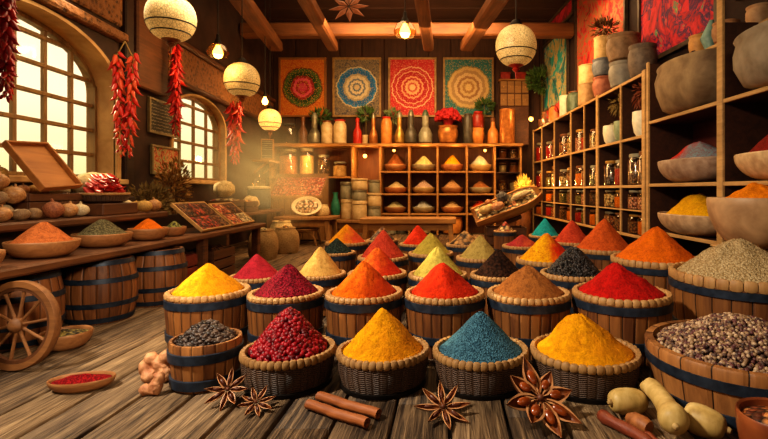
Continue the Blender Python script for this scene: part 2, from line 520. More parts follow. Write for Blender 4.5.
def vtub(name, label, cat, x, y, R, H, style='tub', group=None):
    """a round wooden tub / woven basket of rim radius R and height H, standing on the floor"""
    t = thing(name, label, cat, (x, y, 0.0), rnd(0, 6), group)
    if style == 'basket':
        rb = R * .86; b = MB()
        b.lathe([(rb * .9, 0), (rb, .008), (rb * 1.03, .03), (R * .95, H * .55), (R * .96, H - .02), (R - .036, H - .02), (R - .038, H - .04), (0, H - .04)], 64)
        b.build('basket_body', M_WICK, t)
        b = MB(); b.lathe([(rb * .96, .0), (rb * 1.06, .004), (rb * 1.07, .022), (rb * .98, .026)], 48); b.build('base_band', M_IRON, t)
        b = MB(); rim_blocks(b, R - .0185, H, 42, .032, .038); b.build('rim', M_WRIM, t)
    elif style == 'tub':
        rb = R * .9; b = MB()
        b.lathe([(rb, 0), (R * .975, H * .7), (R * .97, H - .01), (R - .036, H - .01), (R - .038, H - .038), (0, H - .038)], 56)
        b.build('staves', M_TUB, t)
        k = .038 * (R / .27)
        b = MB(); rim_blocks(b, R - .021, H - .004, 38, .038, k); b.build('rim', M_RIM, t)
        zb = H - k * .5 - .028
        b = MB(); b.lathe([(R * .97, zb - .026), (R * 1.0, zb - .024), (R * 1.0, zb + .02), (R * .97, zb + .022)], 56, cap=False); b.build('hoop', M_METAL, t)
        if H > .3:
            zb = H * .3; r2 = rb + (R * .975 - rb) * (zb / (H * .7))
            b = MB(); b.lathe([(r2, zb - .024), (r2 + .009, zb - .022), (r2 + .011, zb + .022), (r2, zb + .024)], 56, cap=False); b.build('hoop', M_METAL, t)
    elif style == 'keg':                        # plain-lipped stave tub with hoops
        rb = R * .9; b = MB()
        b.lathe([(rb * .97, 0), (rb, .01), (R * .99, H * .75), (R, H - .012), (R * .985, H), (R * .905, H), (R * .9, H - .04), (0, H - .04)], 64)
        b.build('staves', staves('6b3f20', 'b07742', 20, .035), t)
        for zf in (.72, .17):
            zb = H * zf; r2 = rb + (R - rb) * zf + .002
            b = MB(); b.lathe([(r2 - .003, zb - .026), (r2 + .008, zb - .023), (r2 + .010, zb + .022), (r2, zb + .025)], 64, cap=False); b.build('hoop', M_METAL, t)
    return t

def hz(r, R, h, seed, lump=.02, flat=.10, p=1.12, ox=0, oy=0, th=0):
    q = min(1, r / R); s = math.sqrt(q * q + flat * flat); s1 = math.sqrt(1 + flat * flat)
    k = (s - flat) / (s1 - flat)
    z = h * (1 - k) ** p
    x, y = math.cos(th) * r, math.sin(th) * r
    e = min(1, (1 - q) * 3)
    nz = mnoise.fractal(Vector((x * 9 + seed, y * 9, seed * 2.3)), 1.0, 2.0, 4)
    nz += .7 * mnoise.noise(Vector((math.cos(th) * 2.2 + seed, math.sin(th) * 2.2, q * 1.3)))
    return z + lump * nz * e * (R / .25)
def heap(name, label, cat, x, y, R, z0, h, mat, seed=1, lump=.016, flat=.10, p=1.12, off=(0, 0), group=None, kind=None, zoff=0.0):
    b = MB(); nr, na = 26, 60; vs = [(off[0], off[1], hz(0, R, h, seed, lump, flat, p))]; fs = []
    for i in range(1, nr + 1):
        r = R * i / nr; w = 1 - (i / nr) ** 1.5
        for j in range(na):
            th = 2 * PI * j / na
            vs.append((r * math.cos(th) + off[0] * w, r * math.sin(th) + off[1] * w, hz(r, R, h, seed, lump, flat, p, th=th)))
    for j in range(na):
        q = (j + 1) % na; fs.append((0, 1 + j, 1 + q))
        for i in range(nr - 1):
            a = 1 + i * na
            fs.append((a + j, a + na + j, a + na + q, a + q))
    a = 1 + (nr - 1) * na; o = len(vs)
    for j in range(na):
        th = 2 * PI * j / na; vs.append((R * .97 * math.cos(th), R * .97 * math.sin(th), -.03))
    for j in range(na):
        q = (j + 1) % na; fs.append((a + j, o + j, o + q, a + q))
    fs.append([o + j for j in range(na)][::-1])
    b.add(vs, fs)
    ob = b.build(name, mat, None, (x, y, z0), ang=80)
    return tag(ob, label, cat, group, kind)
def grains(name, label, cat, x, y, R, z0, h, mats, gr, n, shape=(1, 1, 1), seed=1, flat=.2, p=1.0, base=None, groove=False):
    """heap of whole grains, one object"""
    b = MB(); rg = random.Random(seed)
    b.m = 0
    nr, na = 14, 40; vs = [(0, 0, hz(0, R, h, seed, .006, flat, p) - gr)]; fs = []
    for i in range(1, nr + 1):
        for j in range(na):
            th = 2 * PI * j / na; r = R * i / nr
            vs.append((r * math.cos(th), r * math.sin(th), hz(r, R, h, seed, .006, flat, p, th=th) - gr))
    for j in range(na):
        q = (j + 1) % na; fs.append((0, 1 + j, 1 + q))
        for i in range(nr - 1):
            a = 1 + i * na; fs.append((a + j, a + na + j, a + na + q, a + q))
    b.add(vs, fs, len(mats))
    for k in range(n):
        r = R * math.sqrt((k + .5) / n) * .985; th = k * 2.399963 + rg.uniform(-.15, .15)
        z = hz(r, R, h, seed, .006, flat, p, th=th) + rg.uniform(-.5, .25) * gr
        rot = Matrix.Rotation(rg.uniform(0, 6.28), 3, 'Z') @ Matrix.Rotation(rg.uniform(-.9, .9), 3, 'X') @ Matrix.Rotation(rg.uniform(-.6, .6), 3, 'Y')
        s = gr * rg.uniform(.8, 1.18)
        nu, nv = (8, 5) if gr > .011 else (6, 4)
        vv = []; ff = []
        for i in range(nv + 1):
            t = PI * i / nv
            for j in range(nu):
                f = 2 * PI * j / nu
                d = Vector((math.sin(t) * math.cos(f) * shape[0], math.sin(t) * math.sin(f) * shape[1], math.cos(t) * shape[2])) * s
                if groove and d.z > 0 and abs(d.y) < .25 * s: d.z *= .55
                vv.append(rot @ d + Vector((r * math.cos(th), r * math.sin(th), z)))
        for i in range(nv):
            for j in range(nu):
                q = (j + 1) % nu; ff.append((i * nu + j, (i + 1) * nu + j, (i + 1) * nu + q, i * nu + q))
        b.add(vv, ff, rg.randrange(len(mats)))
    ob = b.build(name, list(mats) + [base or mats[0]], None, (x, y, z0), ang=70)
    return tag(ob, label, cat, None, 'stuff')

Y_ = powder
YEL = Y_('f2b705', 'c07c02', None); YEL2 = Y_('eda604', 'b06a02', 'd07a03', .9)
# row nearest the viewer -------------------------------------------------
def px(pxc, y): return XP(pxc, y)
t = vtub('keg', 'small wooden keg tub with plain rim and dark hoops, filled with dark beans', 'tub', px(206.5, 2.45), 2.45, .172, .235, 'keg')
grains('coffee_beans', 'dark roasted beans heaped in the small wooden keg tub', 'beans', px(206.5, 2.45), 2.45, .135, .226, .085,
       (plain('2e221d', '4a3830', .42, spec=.4), plain('4a3a33', '6b574a', .45), plain('221a16', '3a2c26', .4)), .0165, 330, (1.15, .78, .62), 3, .3, base=plain('0c0807'), groove=True)
BK = [  # px centre, y, R, H
    ('dark red berries', 289, 2.45, .241, .165), ('bright yellow powder left of the blue', 383.5, 2.45, .243, .165),
    ('slate blue powder', 480.5, 2.45, .252, .165), ('golden yellow powder right of the blue', 584.5, 2.44, .282, .165)]
for (w, pxc, y, R, H) in BK:
    vtub('wicker_basket', 'low dark woven basket, pale rim, holding ' + w, 'basket', px(pxc, y), y, R, H, 'basket')
RED = (plain('6b0610', '960e1a', .4, spec=.3), plain('4a050c', '6e0a13', .4, spec=.3), plain('8a101b', 'a81824', .4, spec=.3))
grains('red_berries', 'dark red glossy berries heaped in the front woven basket', 'berries', px(289, 2.45), 2.45, .188, .172, .2, RED, .0155, 820, (1, 1, .95), 5, .16, 1.0, base=plain('3c040b'))
heap('spice_heap', 'bright yellow powder heaped in the second woven basket, left of the blue heap', 'spice', px(383.5, 2.45), 2.45, .206, .172, .215, YEL2, 2)
heap('spice_heap', 'slate blue powder heaped in a front woven basket', 'spice', px(480.5, 2.45), 2.45, .215, .172, .195, Y_('5f92a8', '2a4c5e', None, cell=120), 3, .008, .12)
heap('spice_heap', 'golden yellow powder heaped in the wide front basket at right', 'spice', px(584.5, 2.44), 2.44, .244, .172, .195, Y_('eda404', 'b06a02', 'cf7c04', .8), 4, .02, .14, off=(-.03, 0))
vtub('keg', 'large wooden keg tub at lower right with dark hoop, filled with mottled peppercorns', 'tub', 1.39, 2.25, .425, .265, 'keg')
PEP = (plain('6b4c3c', '8a6852', .45), plain('3d2a24', '5c423a', .45), plain('a88a6c', 'c4a686', .45), plain('4f2a2a', '6e403e', .45), plain('836448', 'a0805f', .45))
grains('peppercorns', 'mottled pink and tan peppercorns heaped in the large keg tub', 'peppercorns', 1.39, 2.25, .366, .25, .148, PEP, .0098, 3300, (1, 1, .9), 8, .22, 1.0, base=plain('24140f'))

# second row ------------------------------------------------------------
R2 = [
    (209, 3.0, .25, .355, 'bright yellow powder, leftmost of the second row', Y_('efb004', 'a86602', 'd98c04', 1.2), 265, (.0, 0)),
    (286.5, 3.0, .236, .345, 'crimson coarse powder', Y_('a81c33', '5e0a18', cell=75), 267, (.02, 0)),
    (364.5, 3.0, .246, .345, 'burnt orange powder', Y_('ea7404', '9c3002', 'bd3804', 1.8), 263, (0, 0)),  # brighter left flank is partly light painted into the orange
    (445, 3.0, .258, .345, 'bright red orange powder', Y_('d83606', '861602', 'bb2204', .8), 264, (-.02, 0)),
    (528.5, 3.0, .265, .345, 'light brown powder', Y_('a8672f', '66381a'), 267, (-.01, 0)),
    (621, 2.93, .297, .36, 'vivid red powder', Y_('c9180f', '7c0a06', 'b3140e', .4), 264, (-.03, 0)),
]
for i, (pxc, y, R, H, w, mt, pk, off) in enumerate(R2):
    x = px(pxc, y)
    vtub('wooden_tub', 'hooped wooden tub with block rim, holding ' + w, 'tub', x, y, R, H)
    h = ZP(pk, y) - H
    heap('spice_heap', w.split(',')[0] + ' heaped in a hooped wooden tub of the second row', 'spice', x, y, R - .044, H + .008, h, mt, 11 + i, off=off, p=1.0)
vtub('wooden_tub', 'tall wide hooped wooden tub beside the right shelves, holding pale beige seeds', 'tub', 1.9, 3.05, .44, .45)
heap('spice_heap', 'pale beige seeds heaped in the tall tub beside the right shelves', 'seeds', 1.9, 3.05, .388, .456, .225, Y_('d6bc92', '927850', cell=85, bump=.4), 20, .01, .22, .95, (-.04, 0))

# rows behind -----------------------------------------------------------
RB = [  # px, y, R, rim z, peak py, description, material, off
    (257, 3.9, .224, .285, 256, 'crimson pink powder behind the leftmost yellow heap', Y_('b62a38', '6b1119')),
    (320, 3.9, .214, .305, 248, 'pale sand coloured powder behind the crimson heap', Y_('d9a95c', 'a37434')),
    (377.5, 3.9, .246, .31, 248, 'red orange powder behind the burnt orange heap', Y_('e0701c', '9c2208', 'c92f12', 1.6)),
    (438, 3.9, .248, .30, 248, 'pale yellow green powder behind the red orange heap', Y_('c9b356', '8d7a2e')),
    (498, 3.9, .235, .30, 250, 'dark brown cloves behind the light brown heap', Y_('4b2a1a', '1c0d07', cell=48)),
    (656, 3.9, .36, .425, 228, 'deep orange powder between the black heap and the shelves', Y_('e57208', 'a84403', 'd9620a', .5)),
    (383, 4.72, .256, .33, 231, 'brick red powder behind the red orange heap', Y_('c2442a', '7f1a12')),
    (431, 5.15, .25, .31, 234, 'olive yellow powder behind the pale yellow green heap', Y_('b7a044', '7c6a26')),
    (480, 4.85, .25, .305, 236, 'khaki tan powder behind the dark cloves', Y_('b49a55', '776130')),
    (547, 4.75, .315, .295, 234, 'red powder with yellow spilling down its left side', Y_('f0b40c', 'b0440a', 'd8220c', 2.6)),
    (604, 5.3, .34, .335, 220, 'rust orange powder against the right shelves', Y_('cf5f22', '8a3010')),
    (522, 5.9, .25, .30, 236, 'magenta pink powder right of the khaki heap', Y_('a83238', '6d1a22', 'c0572c', 1.2)),
    (572, 6.2, .28, .315, 221, 'salmon red powder behind the rust orange heap', Y_('c24a2c', '7c1c14')),
    (545, 6.9, .24, .33, 219, 'turquoise powder at the back by the right shelves', Y_('1f9aa0', '0c5a66')),
    (418, 6.0, .235, .315, 226, 'scarlet powder at the back centre', Y_('d23412', '8f1a08')),
    (347, 6.0, .275, .33, 225, 'golden and pink powder at the back left', Y_('f0a512', 'b06508', 'c93c30', 1.4)),
    (337, 5.05, .2, .33, 239, 'dark grey green herb powder in front of the golden heap', Y_('39483f', '161d1a', cell=60)),
    (382, 6.4, .215, .32, 228, 'dark mixed dried pods at the back', bits(('3a2217', '6b4227', '8f6238', '241410'), 22)),
    (465, 5.9, .24, .32, 231, 'brown whole nuts and bark pieces behind the khaki heap', bits(('6b4526', '9c6f3c', 'b8884d', '3d2414'), 18)),
    (505, 6.9, .17, .40, 222, 'pale red and cream pieces under the long scoop', bits(('b86a3c', 'd9b27a', 'a33c24', '8a5a30'), 20)),
]
for i, row in enumerate(RB):
    pxc, y, R, H, pk, w, mt = row
    x = px(pxc, y)
    vtub('wooden_tub', 'hooped wooden tub holding ' + w, 'tub', x, y, R, H)
    h = ZP(pk, y) - H
    heap('spice_heap', w[0].lower() + w[1:] + ', heaped in its tub', 'spice', x, y, R - .044, H + .008, h, mt, 31 + i, .014, p=1.0)
xs = px(573.5, 3.75)
vtub('wooden_tub', 'hooped wooden tub holding black peppercorns behind the vivid red heap', 'tub', xs, 3.75, .265, .335)
BLK = (plain('1c1716', '2e2725', .4), plain('2c2422', '4a403c', .42), plain('0f0c0c', '1d1817', .4))
grains('peppercorns', 'black peppercorns heaped in a tub behind the vivid red heap', 'peppercorns', xs, 3.75, .205, .338, .2, BLK, .0115, 1100, (1, 1, .95), 9, .3, 1.0, base=plain('080605'))
# ------------------------------------------------------------------ small things on the floor
def cask(name, label, x, y, R, H, rot=0):
    t = thing(name, label, 'barrel', (x, y, 0), rot)
    pr = lambda f: R * (.8 + .2 * math.sin(PI * (.08 + .84 * f)))
    b = MB(); b.lathe([(pr(0) * .96, 0)] + [(pr(k / 12), H * (k / 12)) for k in range(13)] + [(pr(1) * .9, H), (pr(1) * .88, H - .03), (0, H - .03)], 48)
    b.build('staves', staves('5a3319', 'a3683a', 18, .04), t)
    for f in (.06, .3, .68, .955):
        b = MB(); r0, r1 = pr(f - .04), pr(f + .04)
        b.lathe([(r0 - .004, H * (f - .04)), (r0 + .007, H * (f - .038)), (r1 + .007, H * (f + .038)), (r1 - .004, H * (f + .04))], 48, cap=False); b.build('hoop', M_METAL, t)
    b = MB(); b.lathe([(pr(1) * .87, H - .03), (pr(1) * .87, H - .014), (0, H - .014)], 40); b.build('lid', M_MIDW, t)
cask('barrel', 'bulging wooden barrel with dark hoops under the counter beside the wheel', -2.72, 3.66, .245, .475)
cask('barrel', 'second wooden barrel further back under the counter, in shadow', -2.62, 4.2, .24, .48, 1)
cask('barrel', 'dark barrel in deep shadow under the counter, behind the wheel', -2.82, 3.1, .22, .46, 2)

# cart wheel leaning by the counter
t = thing('cart_wheel', 'old wooden spoked cart wheel standing on the floor at the left edge', 'wheel', (-2.41, 2.62, .247)); t.rotation_euler = (PI / 2 - .10, 0, -.08)
M_WHEEL = wood('54331b', '976437', 0, 1.2)
b = MB(); R = .245
b.lathe([(R - .036, -.02), (R - .004, -.022), (R, -.015), (R, .015), (R - .004, .022), (R - .036, .02), (R - .036, -.02)], 64, cap=False); b.build('rim', M_WHEEL, t)
b = MB(); b.lathe([(R - .056, -.014), (R - .037, -.014), (R - .037, .014), (R - .056, .014), (R - .056, -.014)], 64, cap=False); b.build('inner_rim', M_MIDW, t)
b = MB(); b.lathe([(0, -.034), (.026, -.034), (.038, -.02), (.04, .02), (.026, .036), (.014, .04), (0, .04)], 24); b.build('hub', M_WHEEL, t)
for k in range(10):
    a = 2 * PI * k / 10 + .2; b = MB(); d = Vector((math.cos(a), math.sin(a), 0))
    b.tube([d * .036, d * .09, d * .15, d * .19], [.009, .008, .0085, .01], 8); b.build('spoke', M_WHEEL, t)

def bowl(name, label, cat, loc, R, H, mat, sy=1.0, rotz=0, foot=.45, th=.012, group=None, lipmat=None):
    b = MB(); n = 10
    pr = [(R * foot, 0)] + [(R * (foot + (1 - foot) * math.sin(PI / 2 * (k / n)) ** .9), H * (1 - math.cos(PI / 2 * k / n)) ** .85) for k in range(1, n + 1)]
    pi = [(max(0, r - th - .002), max(th, z)) for r, z in pr[::-1]]
    pi[0] = (R - th, H)
    b.lathe(pr + [(R - th * .3, H + th * .5)] + pi + [(0, th)], 48, sy=sy)
    o = b.build(name, mat, None, loc, rotz=rotz)
    return tag(o, label, cat, group)
def fill(name, label, cat, loc, R, h, mat, sy=1.0, rotz=0, seed=1, flat=.2, p=1.0, lump=.01, group=None, kind=None, drop=.02):
    """heap in a bowl"""
    b = MB(); nr, na = 14, 40; vs = [(0, 0, hz(0, R, h, seed, lump, flat, p))]; fs = []
    for i in range(1, nr + 1):
        for j in range(na):
            th = 2 * PI * j / na; r = R * i / nr
            vs.append((r * math.cos(th), r * math.sin(th) * sy, hz(r, R, h, seed, lump, flat, p, th=th)))
    for j in range(na):
        th = 2 * PI * j / na; vs.append((R * .9 * math.cos(th), R * .9 * math.sin(th) * sy, -drop))
    for j in range(na):
        q = (j + 1) % na; fs.append((0, 1 + j, 1 + q))
        for i in range(nr):
            a = 1 + i * na; fs.append((a + j, a + na + j, a + na + q, a + q))
    fs.append([1 + nr * na + j for j in range(na)][::-1])
    b.add(vs, fs); o = b.build(name, mat, None, loc, ang=80, rotz=rotz)
    return tag(o, label, cat, group, kind)

# herb bowl beside the wheel, red dish on the floor
x, y = XP(66, 2.98), 2.98
bowl('bowl', 'round wooden bowl of dried herbs on the floor behind the wheel', 'bowl', (x, y, 0), .14, .10, M_BOWLW)
fill('dried_herbs', 'greenish brown dried herbs in the floor bowl behind the wheel', 'herbs', (x, y, .085), .122, .03, bits(('6b5a2a', '8f7a38', '4c3d1c', 'a48f4c'), 60), kind='stuff')
x, y = XP(82, 2.36), 2.36
bowl('oval_dish', 'shallow oval wooden dish of red flakes alone on the left floor', 'dish', (x, y, 0), .148, .055, M_BOWLW, .58, .22, .5, .009)
fill('red_flakes', 'bright red flakes heaped in the shallow oval dish on the floor', 'flakes', (x, y, .046), .132, .03, powder('b3161b', '6b0a0e', cell=110), .56, .22, 4, kind='stuff')

# organic roots: several blobs fused by a voxel remesh
def fused(name, parts, vox, mat, loc, sm=2):
    b = MB()
    for p in parts: b.blob(*p)
    me = bpy.data.meshes.new(name); me.from_pydata(b.v, [], b.f); me.update()
    o = bpy.data.objects.new(name, me); COL.objects.link(o)
    m = o.modifiers.new('r', 'REMESH'); m.mode = 'VOXEL'; m.voxel_size = vox
    m2 = o.modifiers.new('s', 'SMOOTH'); m2.iterations = sm; m2.factor = .5
    dg = bpy.context.evaluated_depsgraph_get(); dg.update()
    me2 = bpy.data.meshes.new_from_object(o.evaluated_get(dg))
    o.modifiers.clear(); o.data = me2; bpy.data.meshes.remove(me)
    o.data.materials.clear(); o.data.materials.append(mat)
    o.data.polygons.foreach_set('use_smooth', [True] * len(o.data.polygons))
    o.location = loc; return o
def skinroot():
    t = NT('root skin'); v = t.obj(); n = t.noise(v, 14, 5, .6); r = t.noise(t.obj((1, 1, 1)), 70, 3)
    return t.pbr(t.ramp(n, [(.3, '9c5c38'), (.7, 'e0a878')]), .6, nrm=t.bump(t.math('ADD', n, r), .5, .012))
G = skinroot()
tag(fused('ginger_root', [((.01, 0, .085), (.05, .042, .045), .3, 3, 18, 12, 1), ((.045, .0, .125), (.042, .036, .036), .3, 3, 18, 12, 2), ((-.035, -.005, .115), (.036, .034, .034), .3, 3, 18, 12, 8), ((-.062, -.01, .07), (.034, .034, .044), .3, 3, 18, 12, 3), ((-.03, -.03, .034), (.042, .036, .034), .3, 3, 18, 12, 4), ((.045, -.02, .04), (.036, .034, .04), .3, 3, 18, 12, 9)], .006, G, (-1.53, 2.47, 0)),
    'knobbly pale ginger root on the floor left of the small keg', 'ginger')
tag(fused('ginger_root', [((0, 0, .04), (.032, .03, .04), .3, 3, 18, 12, 5), ((.012, .01, .082), (.026, .026, .03), .3, 3, 18, 12, 6), ((-.045, .0, .028), (.032, .028, .028), .3, 3, 18, 12, 7)], .006, G, (-1.435, 2.29, 0)),
    'smaller ginger knob in front of the larger ginger root', 'ginger')

# star anise
def pod_mesh(L, W, D):
    b = MB(); n = 12
    def ring(t, s, zz):
        w = W * (math.sin(PI * min(1, t * 1.03) ** .8) ** .8 + .02) * s; d = D * (math.sin(PI * t ** .85) ** .7 + .05) * s
        return [(w, zz * .2), (w * .82, -d * .5), (0, -d), (-w * .82, -d * .5), (-w, zz * .2)]
    rows = []
    for i in range(n + 1):
        t = i / n; up = D * (.25 + .9 * t * t)
        rows.append((t * L + .012, up, ring(t, 1, D), ring(t, .72, D)))
    vo = [Vector((x, px_, up + pz)) for x, up, o, _ in rows for px_, pz in o]
    vi = [Vector((x, px_, up + pz * 1 + D * .03)) for x, up, _, q in rows for px_, pz in q]
    fs = [(i * 5 + j, i * 5 + j + 1, (i + 1) * 5 + j + 1, (i + 1) * 5 + j) for i in range(n) for j in range(4)]
    b.add(vo, fs, 0); b.add(vi, [f[::-1] for f in fs], 1)
    o = len(vo); k = []
    for i in range(n):
        k.append((i * 5, (i + 1) * 5, o + (i + 1) * 5, o + i * 5)); k.append((i * 5 + 4, o + i * 5 + 4, o + (i + 1) * 5 + 4, (i + 1) * 5 + 4))
    b.add(vo + vi, k, 2)
    return b
AN = [plain('4a2414', '7d4526', .5, 0, 30), plain('5a2c12', '8f4d22', .4, 0, 30), plain('a86c42', 'cf9664', .5, 0, 30)]
SEED = plain('74300e', 'a04a18', .25, 0, 8, .05, .6); SEEDD = plain('4a2010', '6b341a', .4, 0, 8)
def star_anise(label, loc, R, rot, n=8, seed=1, group=None, wf=.2, sm=None):
    rg = random.Random(seed)
    t = thing('star_anise', label, 'star anise', loc); t.rotation_euler = rot
    first = None
    for k in range(n):
        s = rg.uniform(.82, 1.08)
        if first is None:
            first = pod_mesh(R, R * wf, R * .16).build('pod', AN, t, ang=50); o = first
            b = MB(); b.blob((R * .52, 0, R * .13), (R * .2, R * .105 * wf / .2, R * .075), 0, 1, 14, 9); sd = b.build('seed', sm or SEED, o)
        else:
            o = first.copy(); COL.objects.link(o); o.parent = t
            d = sd.copy(); COL.objects.link(d); d.parent = o
        o.rotation_euler = (rg.uniform(-.25, .25), rg.uniform(-.12, .12), 2 * PI * (k + rg.uniform(-.12, .12)) / n); o.scale = (s, rg.uniform(.85, 1.12), 1)
    b = MB(); b.blob((0, 0, R * .08), (R * .1, R * .1, R * .1), .2, 3, 12, 8); b.build('core', AN[0], t)
star_anise('large star anise with open seeded pods in front of the right yellow basket', (.383, 2.02, .10), .165, (.72, .06, .42), 8, 3, None, .23)
star_anise('smallish closed star anise in front of the blue basket', (XP(443, 2.06), 2.06, .045), .115, (.42, .05, .2), 8, 5, None, .13, SEEDD)
star_anise('star anise leaning by the foot of the small keg', (XP(228, 2.2), 2.2, .065), .098, (.75, .1, .1), 8, 8, None, .14, SEEDD)
star_anise('smaller star anise between the small keg and the red berry basket', (XP(256, 2.12), 2.12, .04), .08, (.5, -.1, .5), 8, 11, None, .14, SEEDD)

# cinnamon sticks
def quill(L, R, turns=2.3):
    b = MB(); n = 34; m = 14; vs = []; fs = []
    for i in range(m + 1):
        t = i / m; wob = .003 * math.sin(t * 9) + .002 * math.sin(t * 23)
        for side in (0, 1):
            for j in range(n + 1):
                a = turns * 2 * PI * j / n
                r = R * (1 - .58 * j / n) - (.004 if side else 0)
                vs.append(((t - .5) * L, r * math.cos(a) + wob, r * math.sin(a)))
    w = 2 * (n + 1)
    for i in range(m):
        for j in range(n):
            a = i * w + j
            fs.append((a, a + 1, a + w + 1, a + w)); a += n + 1; fs.append((a, a + w, a + w + 1, a + 1))
        fs.append((i * w, i * w + w, i * w + w + n + 1, i * w + n + 1))
    for e in (0, m):
        for j in range(n):
            a = e * w + j; fs.append((a, a + n + 1, a + n + 2, a + 1) if e == 0 else (a, a + 1, a + n + 2, a + n + 1))
    b.add(vs, fs); return b
M_CIN = wood('6b3517', 'b56a34', 0, 2.5, .6)
def stick(label, a, c, R):
    a = Vector(a); c = Vector(c); d = c - a
    o = quill(d.length, R).build('cinnamon_stick', M_CIN, None, (a + c) / 2, ang=50)
    o.rotation_euler = d.to_track_quat('X', 'Z').to_euler(); return tag(o, label, 'cinnamon stick')
stick('front cinnamon stick of the crossed pair between the red and yellow baskets', (XP(307, 2.13), 2.14, .024), (XP(367, 1.965), 1.965, .024), .024)
stick('rear cinnamon stick lying behind the front one by the yellow basket', (XP(319, 2.235), 2.225, .024), (XP(379, 2.06), 2.045, .024), .024)

# pale gourds and roots at lower right
def squash():
    t = NT('gourd skin'); v = t.obj(); n = t.noise(v, 10, 4, .4); l = t.noise(t.obj((30, 30, 3)), 1, 3)
    return t.pbr(t.ramp(t.math('ADD', t.math('MULTIPLY', n, .6), t.math('MULTIPLY', l, .4)), [(.3, '8f7038'), (.5, 'bd9c5c'), (.68, 'd6b87c')]), .5, nrm=t.bump(l, .25, .008))
SQ = squash(); SQS = plain('8a6a3c', 'c2a066', .6, 0, 40)
def gourd(label, pts, rad, tip, tipd):
    b = MB(); pts = [Vector(p) for p in pts]
    P2 = []; R2_ = []
    for i in range(len(pts) - 1):
        for k in range(5):
            f = k / 5; q = lambda A, i0: A[max(0, min(len(A) - 1, i0))]
            def cr(A):
                p0, p1, p2, p3 = q(A, i - 1), q(A, i), q(A, i + 1), q(A, i + 2)
                return .5 * ((2 * p1) + (p2 - p0) * f + (2 * p0 - 5 * p1 + 4 * p2 - p3) * f * f + (3 * p1 - p0 - 3 * p2 + p3) * f ** 3)
            P2.append(cr(pts)); R2_.append(max(.001, cr([q_ * .9 for q_ in rad])))
    P2.append(pts[-1]); R2_.append(rad[-1])
    b.tube(P2, R2_, 22); o = b.build('gourd', SQ, None, ang=80)
    t = Vector(tip); d = Vector(tipd).normalized()
    b = MB(); b.tube([t - d * .006, t + d * .006, t + d * .012], [.014, .012, .007], 12); b.build('stem_button', SQS, o)
    return tag(o, label, 'gourd')
def pt(pxx, pyy, yy): return P(pxx, pyy, yy)
ZG = lambda pyy, yy: ZP(pyy, yy)
gourd('long crook-necked pale gourd pointing toward the viewer, middle of the gourds', [pt(643, 381, 2.12), pt(645, 384, 2.11), pt(652, 388, 2.08), pt(661, 398, 2.0), pt(668, 409, 1.92), pt(673, 418, 1.85), pt(675, 424, 1.81), pt(676, 427, 1.79)],
      [.004, .034, .044, .045, .05, .064, .05, .004], pt(676, 427, 1.785), (0.05, -1, -.1))
gourd('fat pale gourd lying on its side, leftmost of the gourds', [(XP(607, 2.1), 2.06, .072), (XP(609, 2.1), 2.062, .072), (XP(616, 2.1), 2.07, .07), (XP(628, 2.1), 2.08, .066), (XP(640, 2.1), 2.09, .06), (XP(648, 2.1), 2.1, .055)],
      [.003, .04, .058, .062, .05, .003], (XP(606.5, 2.1), 2.052, .074), (-1, -.4, .1))
gourd('rounded pale gourd at right, against the large keg', [(XP(684, 1.95), 1.95, .068), (XP(685, 1.95), 1.945, .068), (XP(691, 1.95), 1.93, .066), (XP(701, 1.95), 1.89, .062), (XP(710, 1.95), 1.86, .06), (XP(713, 1.95), 1.85, .058)],
      [.004, .046, .066, .066, .046, .004], (XP(713.5, 1.95), 1.845, .057), (.5, -1, 0))
NUT = plain('7a4320', 'b0703c', .55, 0, 25, .3)
o = MB().tube([(0, -.06, .035), (0, -.055, .035), (0, -.03, .037), (0, .02, .036), (0, .05, .034)], [.012, .028, .035, .034, .02], 18).build('root_piece', NUT, None, (XP(638, 1.95), 1.95, 0), rotz=.5)
tag(o, 'short stubby brown root with a cut end between the pale gourds', 'root')
ROOT = wood('5a2414', '96482a', 1, 2, .5)
def root(label, a, c, r, mat=ROOT):
    a = Vector(a); c = Vector(c); d = c - a; s = d.cross(Vector((0, 0, 1))).normalized()
    pts = [a + d * f + s * .006 * math.sin(f * 7) for f in (0, .03, .12, .3, .5, .7, .88, .97, 1)]
    k = [r * q for q in (.5, 1.0, 1.2, .95, 1.05, .95, 1.0, .85, .4)]
    return tag(MB().tube(pts, k, 14).build('bark_root', mat, None, ang=60), label, 'root')
root('long reddish brown root slanting toward the viewer below the pale gourds', (XP(600, 2.04), 2.04, .028), (XP(650, 1.83), 1.80, .024), .024)
root('dark thin root lying beside the crook-necked gourd', (XP(645, 1.9), 1.89, .02), (XP(672, 1.78), 1.70, .02), .016)
bowl('bowl', 'small reddish wooden bowl of brown chunks at the bottom right corner', 'bowl', (1.165, 1.66, 0), .135, .205, plain('6b3018', 'a35a2e', .4, 0, 6), foot=.55)
fill('bark_chunks', 'brown spice chunks piled in the bottom right bowl', 'spice', (1.165, 1.66, .185), .118, .03, bits(('8a4220', 'b5652f', '5c2812', 'c98248'), 34), kind='stuff')
# ------------------------------------------------------------------ left counter and everything on it
def wedge_text(): pass
M_CNT = wood('3a2012', '80502c', 1, .9)
t = thing('market_counter', 'long two-level dark wooden counter along the left wall under the big window', 'counter', (-2.8, 4.1, 0))
def part(b, name, mat, t=t):
    o = b.build(name, mat, t); o.location = -Vector(t.location); return o
b = MB(); b.box((-2.79, 4.15, .525), (.58, 4.5, .06), None, .014); part(b, 'lower_shelf', M_CNT)
b = MB(); b.box((-3.17, 3.35, .755), (.60, 2.9, .06), None, .014); part(b, 'upper_shelf', M_CNT)
b = MB(); b.box((-3.33, 3.35, .86), (.24, 2.9, .15), None, .01); part(b, 'display_step', M_DARKW)
b = MB(); b.box((-3.06, 4.15, .37), (.03, 4.5, .72), None, 0); part(b, 'back_panel', M_DARKW)
for y in (2.0, 4.93, 6.3):
    b = MB(); b.box((-2.60, y, .2475), (.09, .09, .495), None, .01); part(b, 'leg', M_CNT)
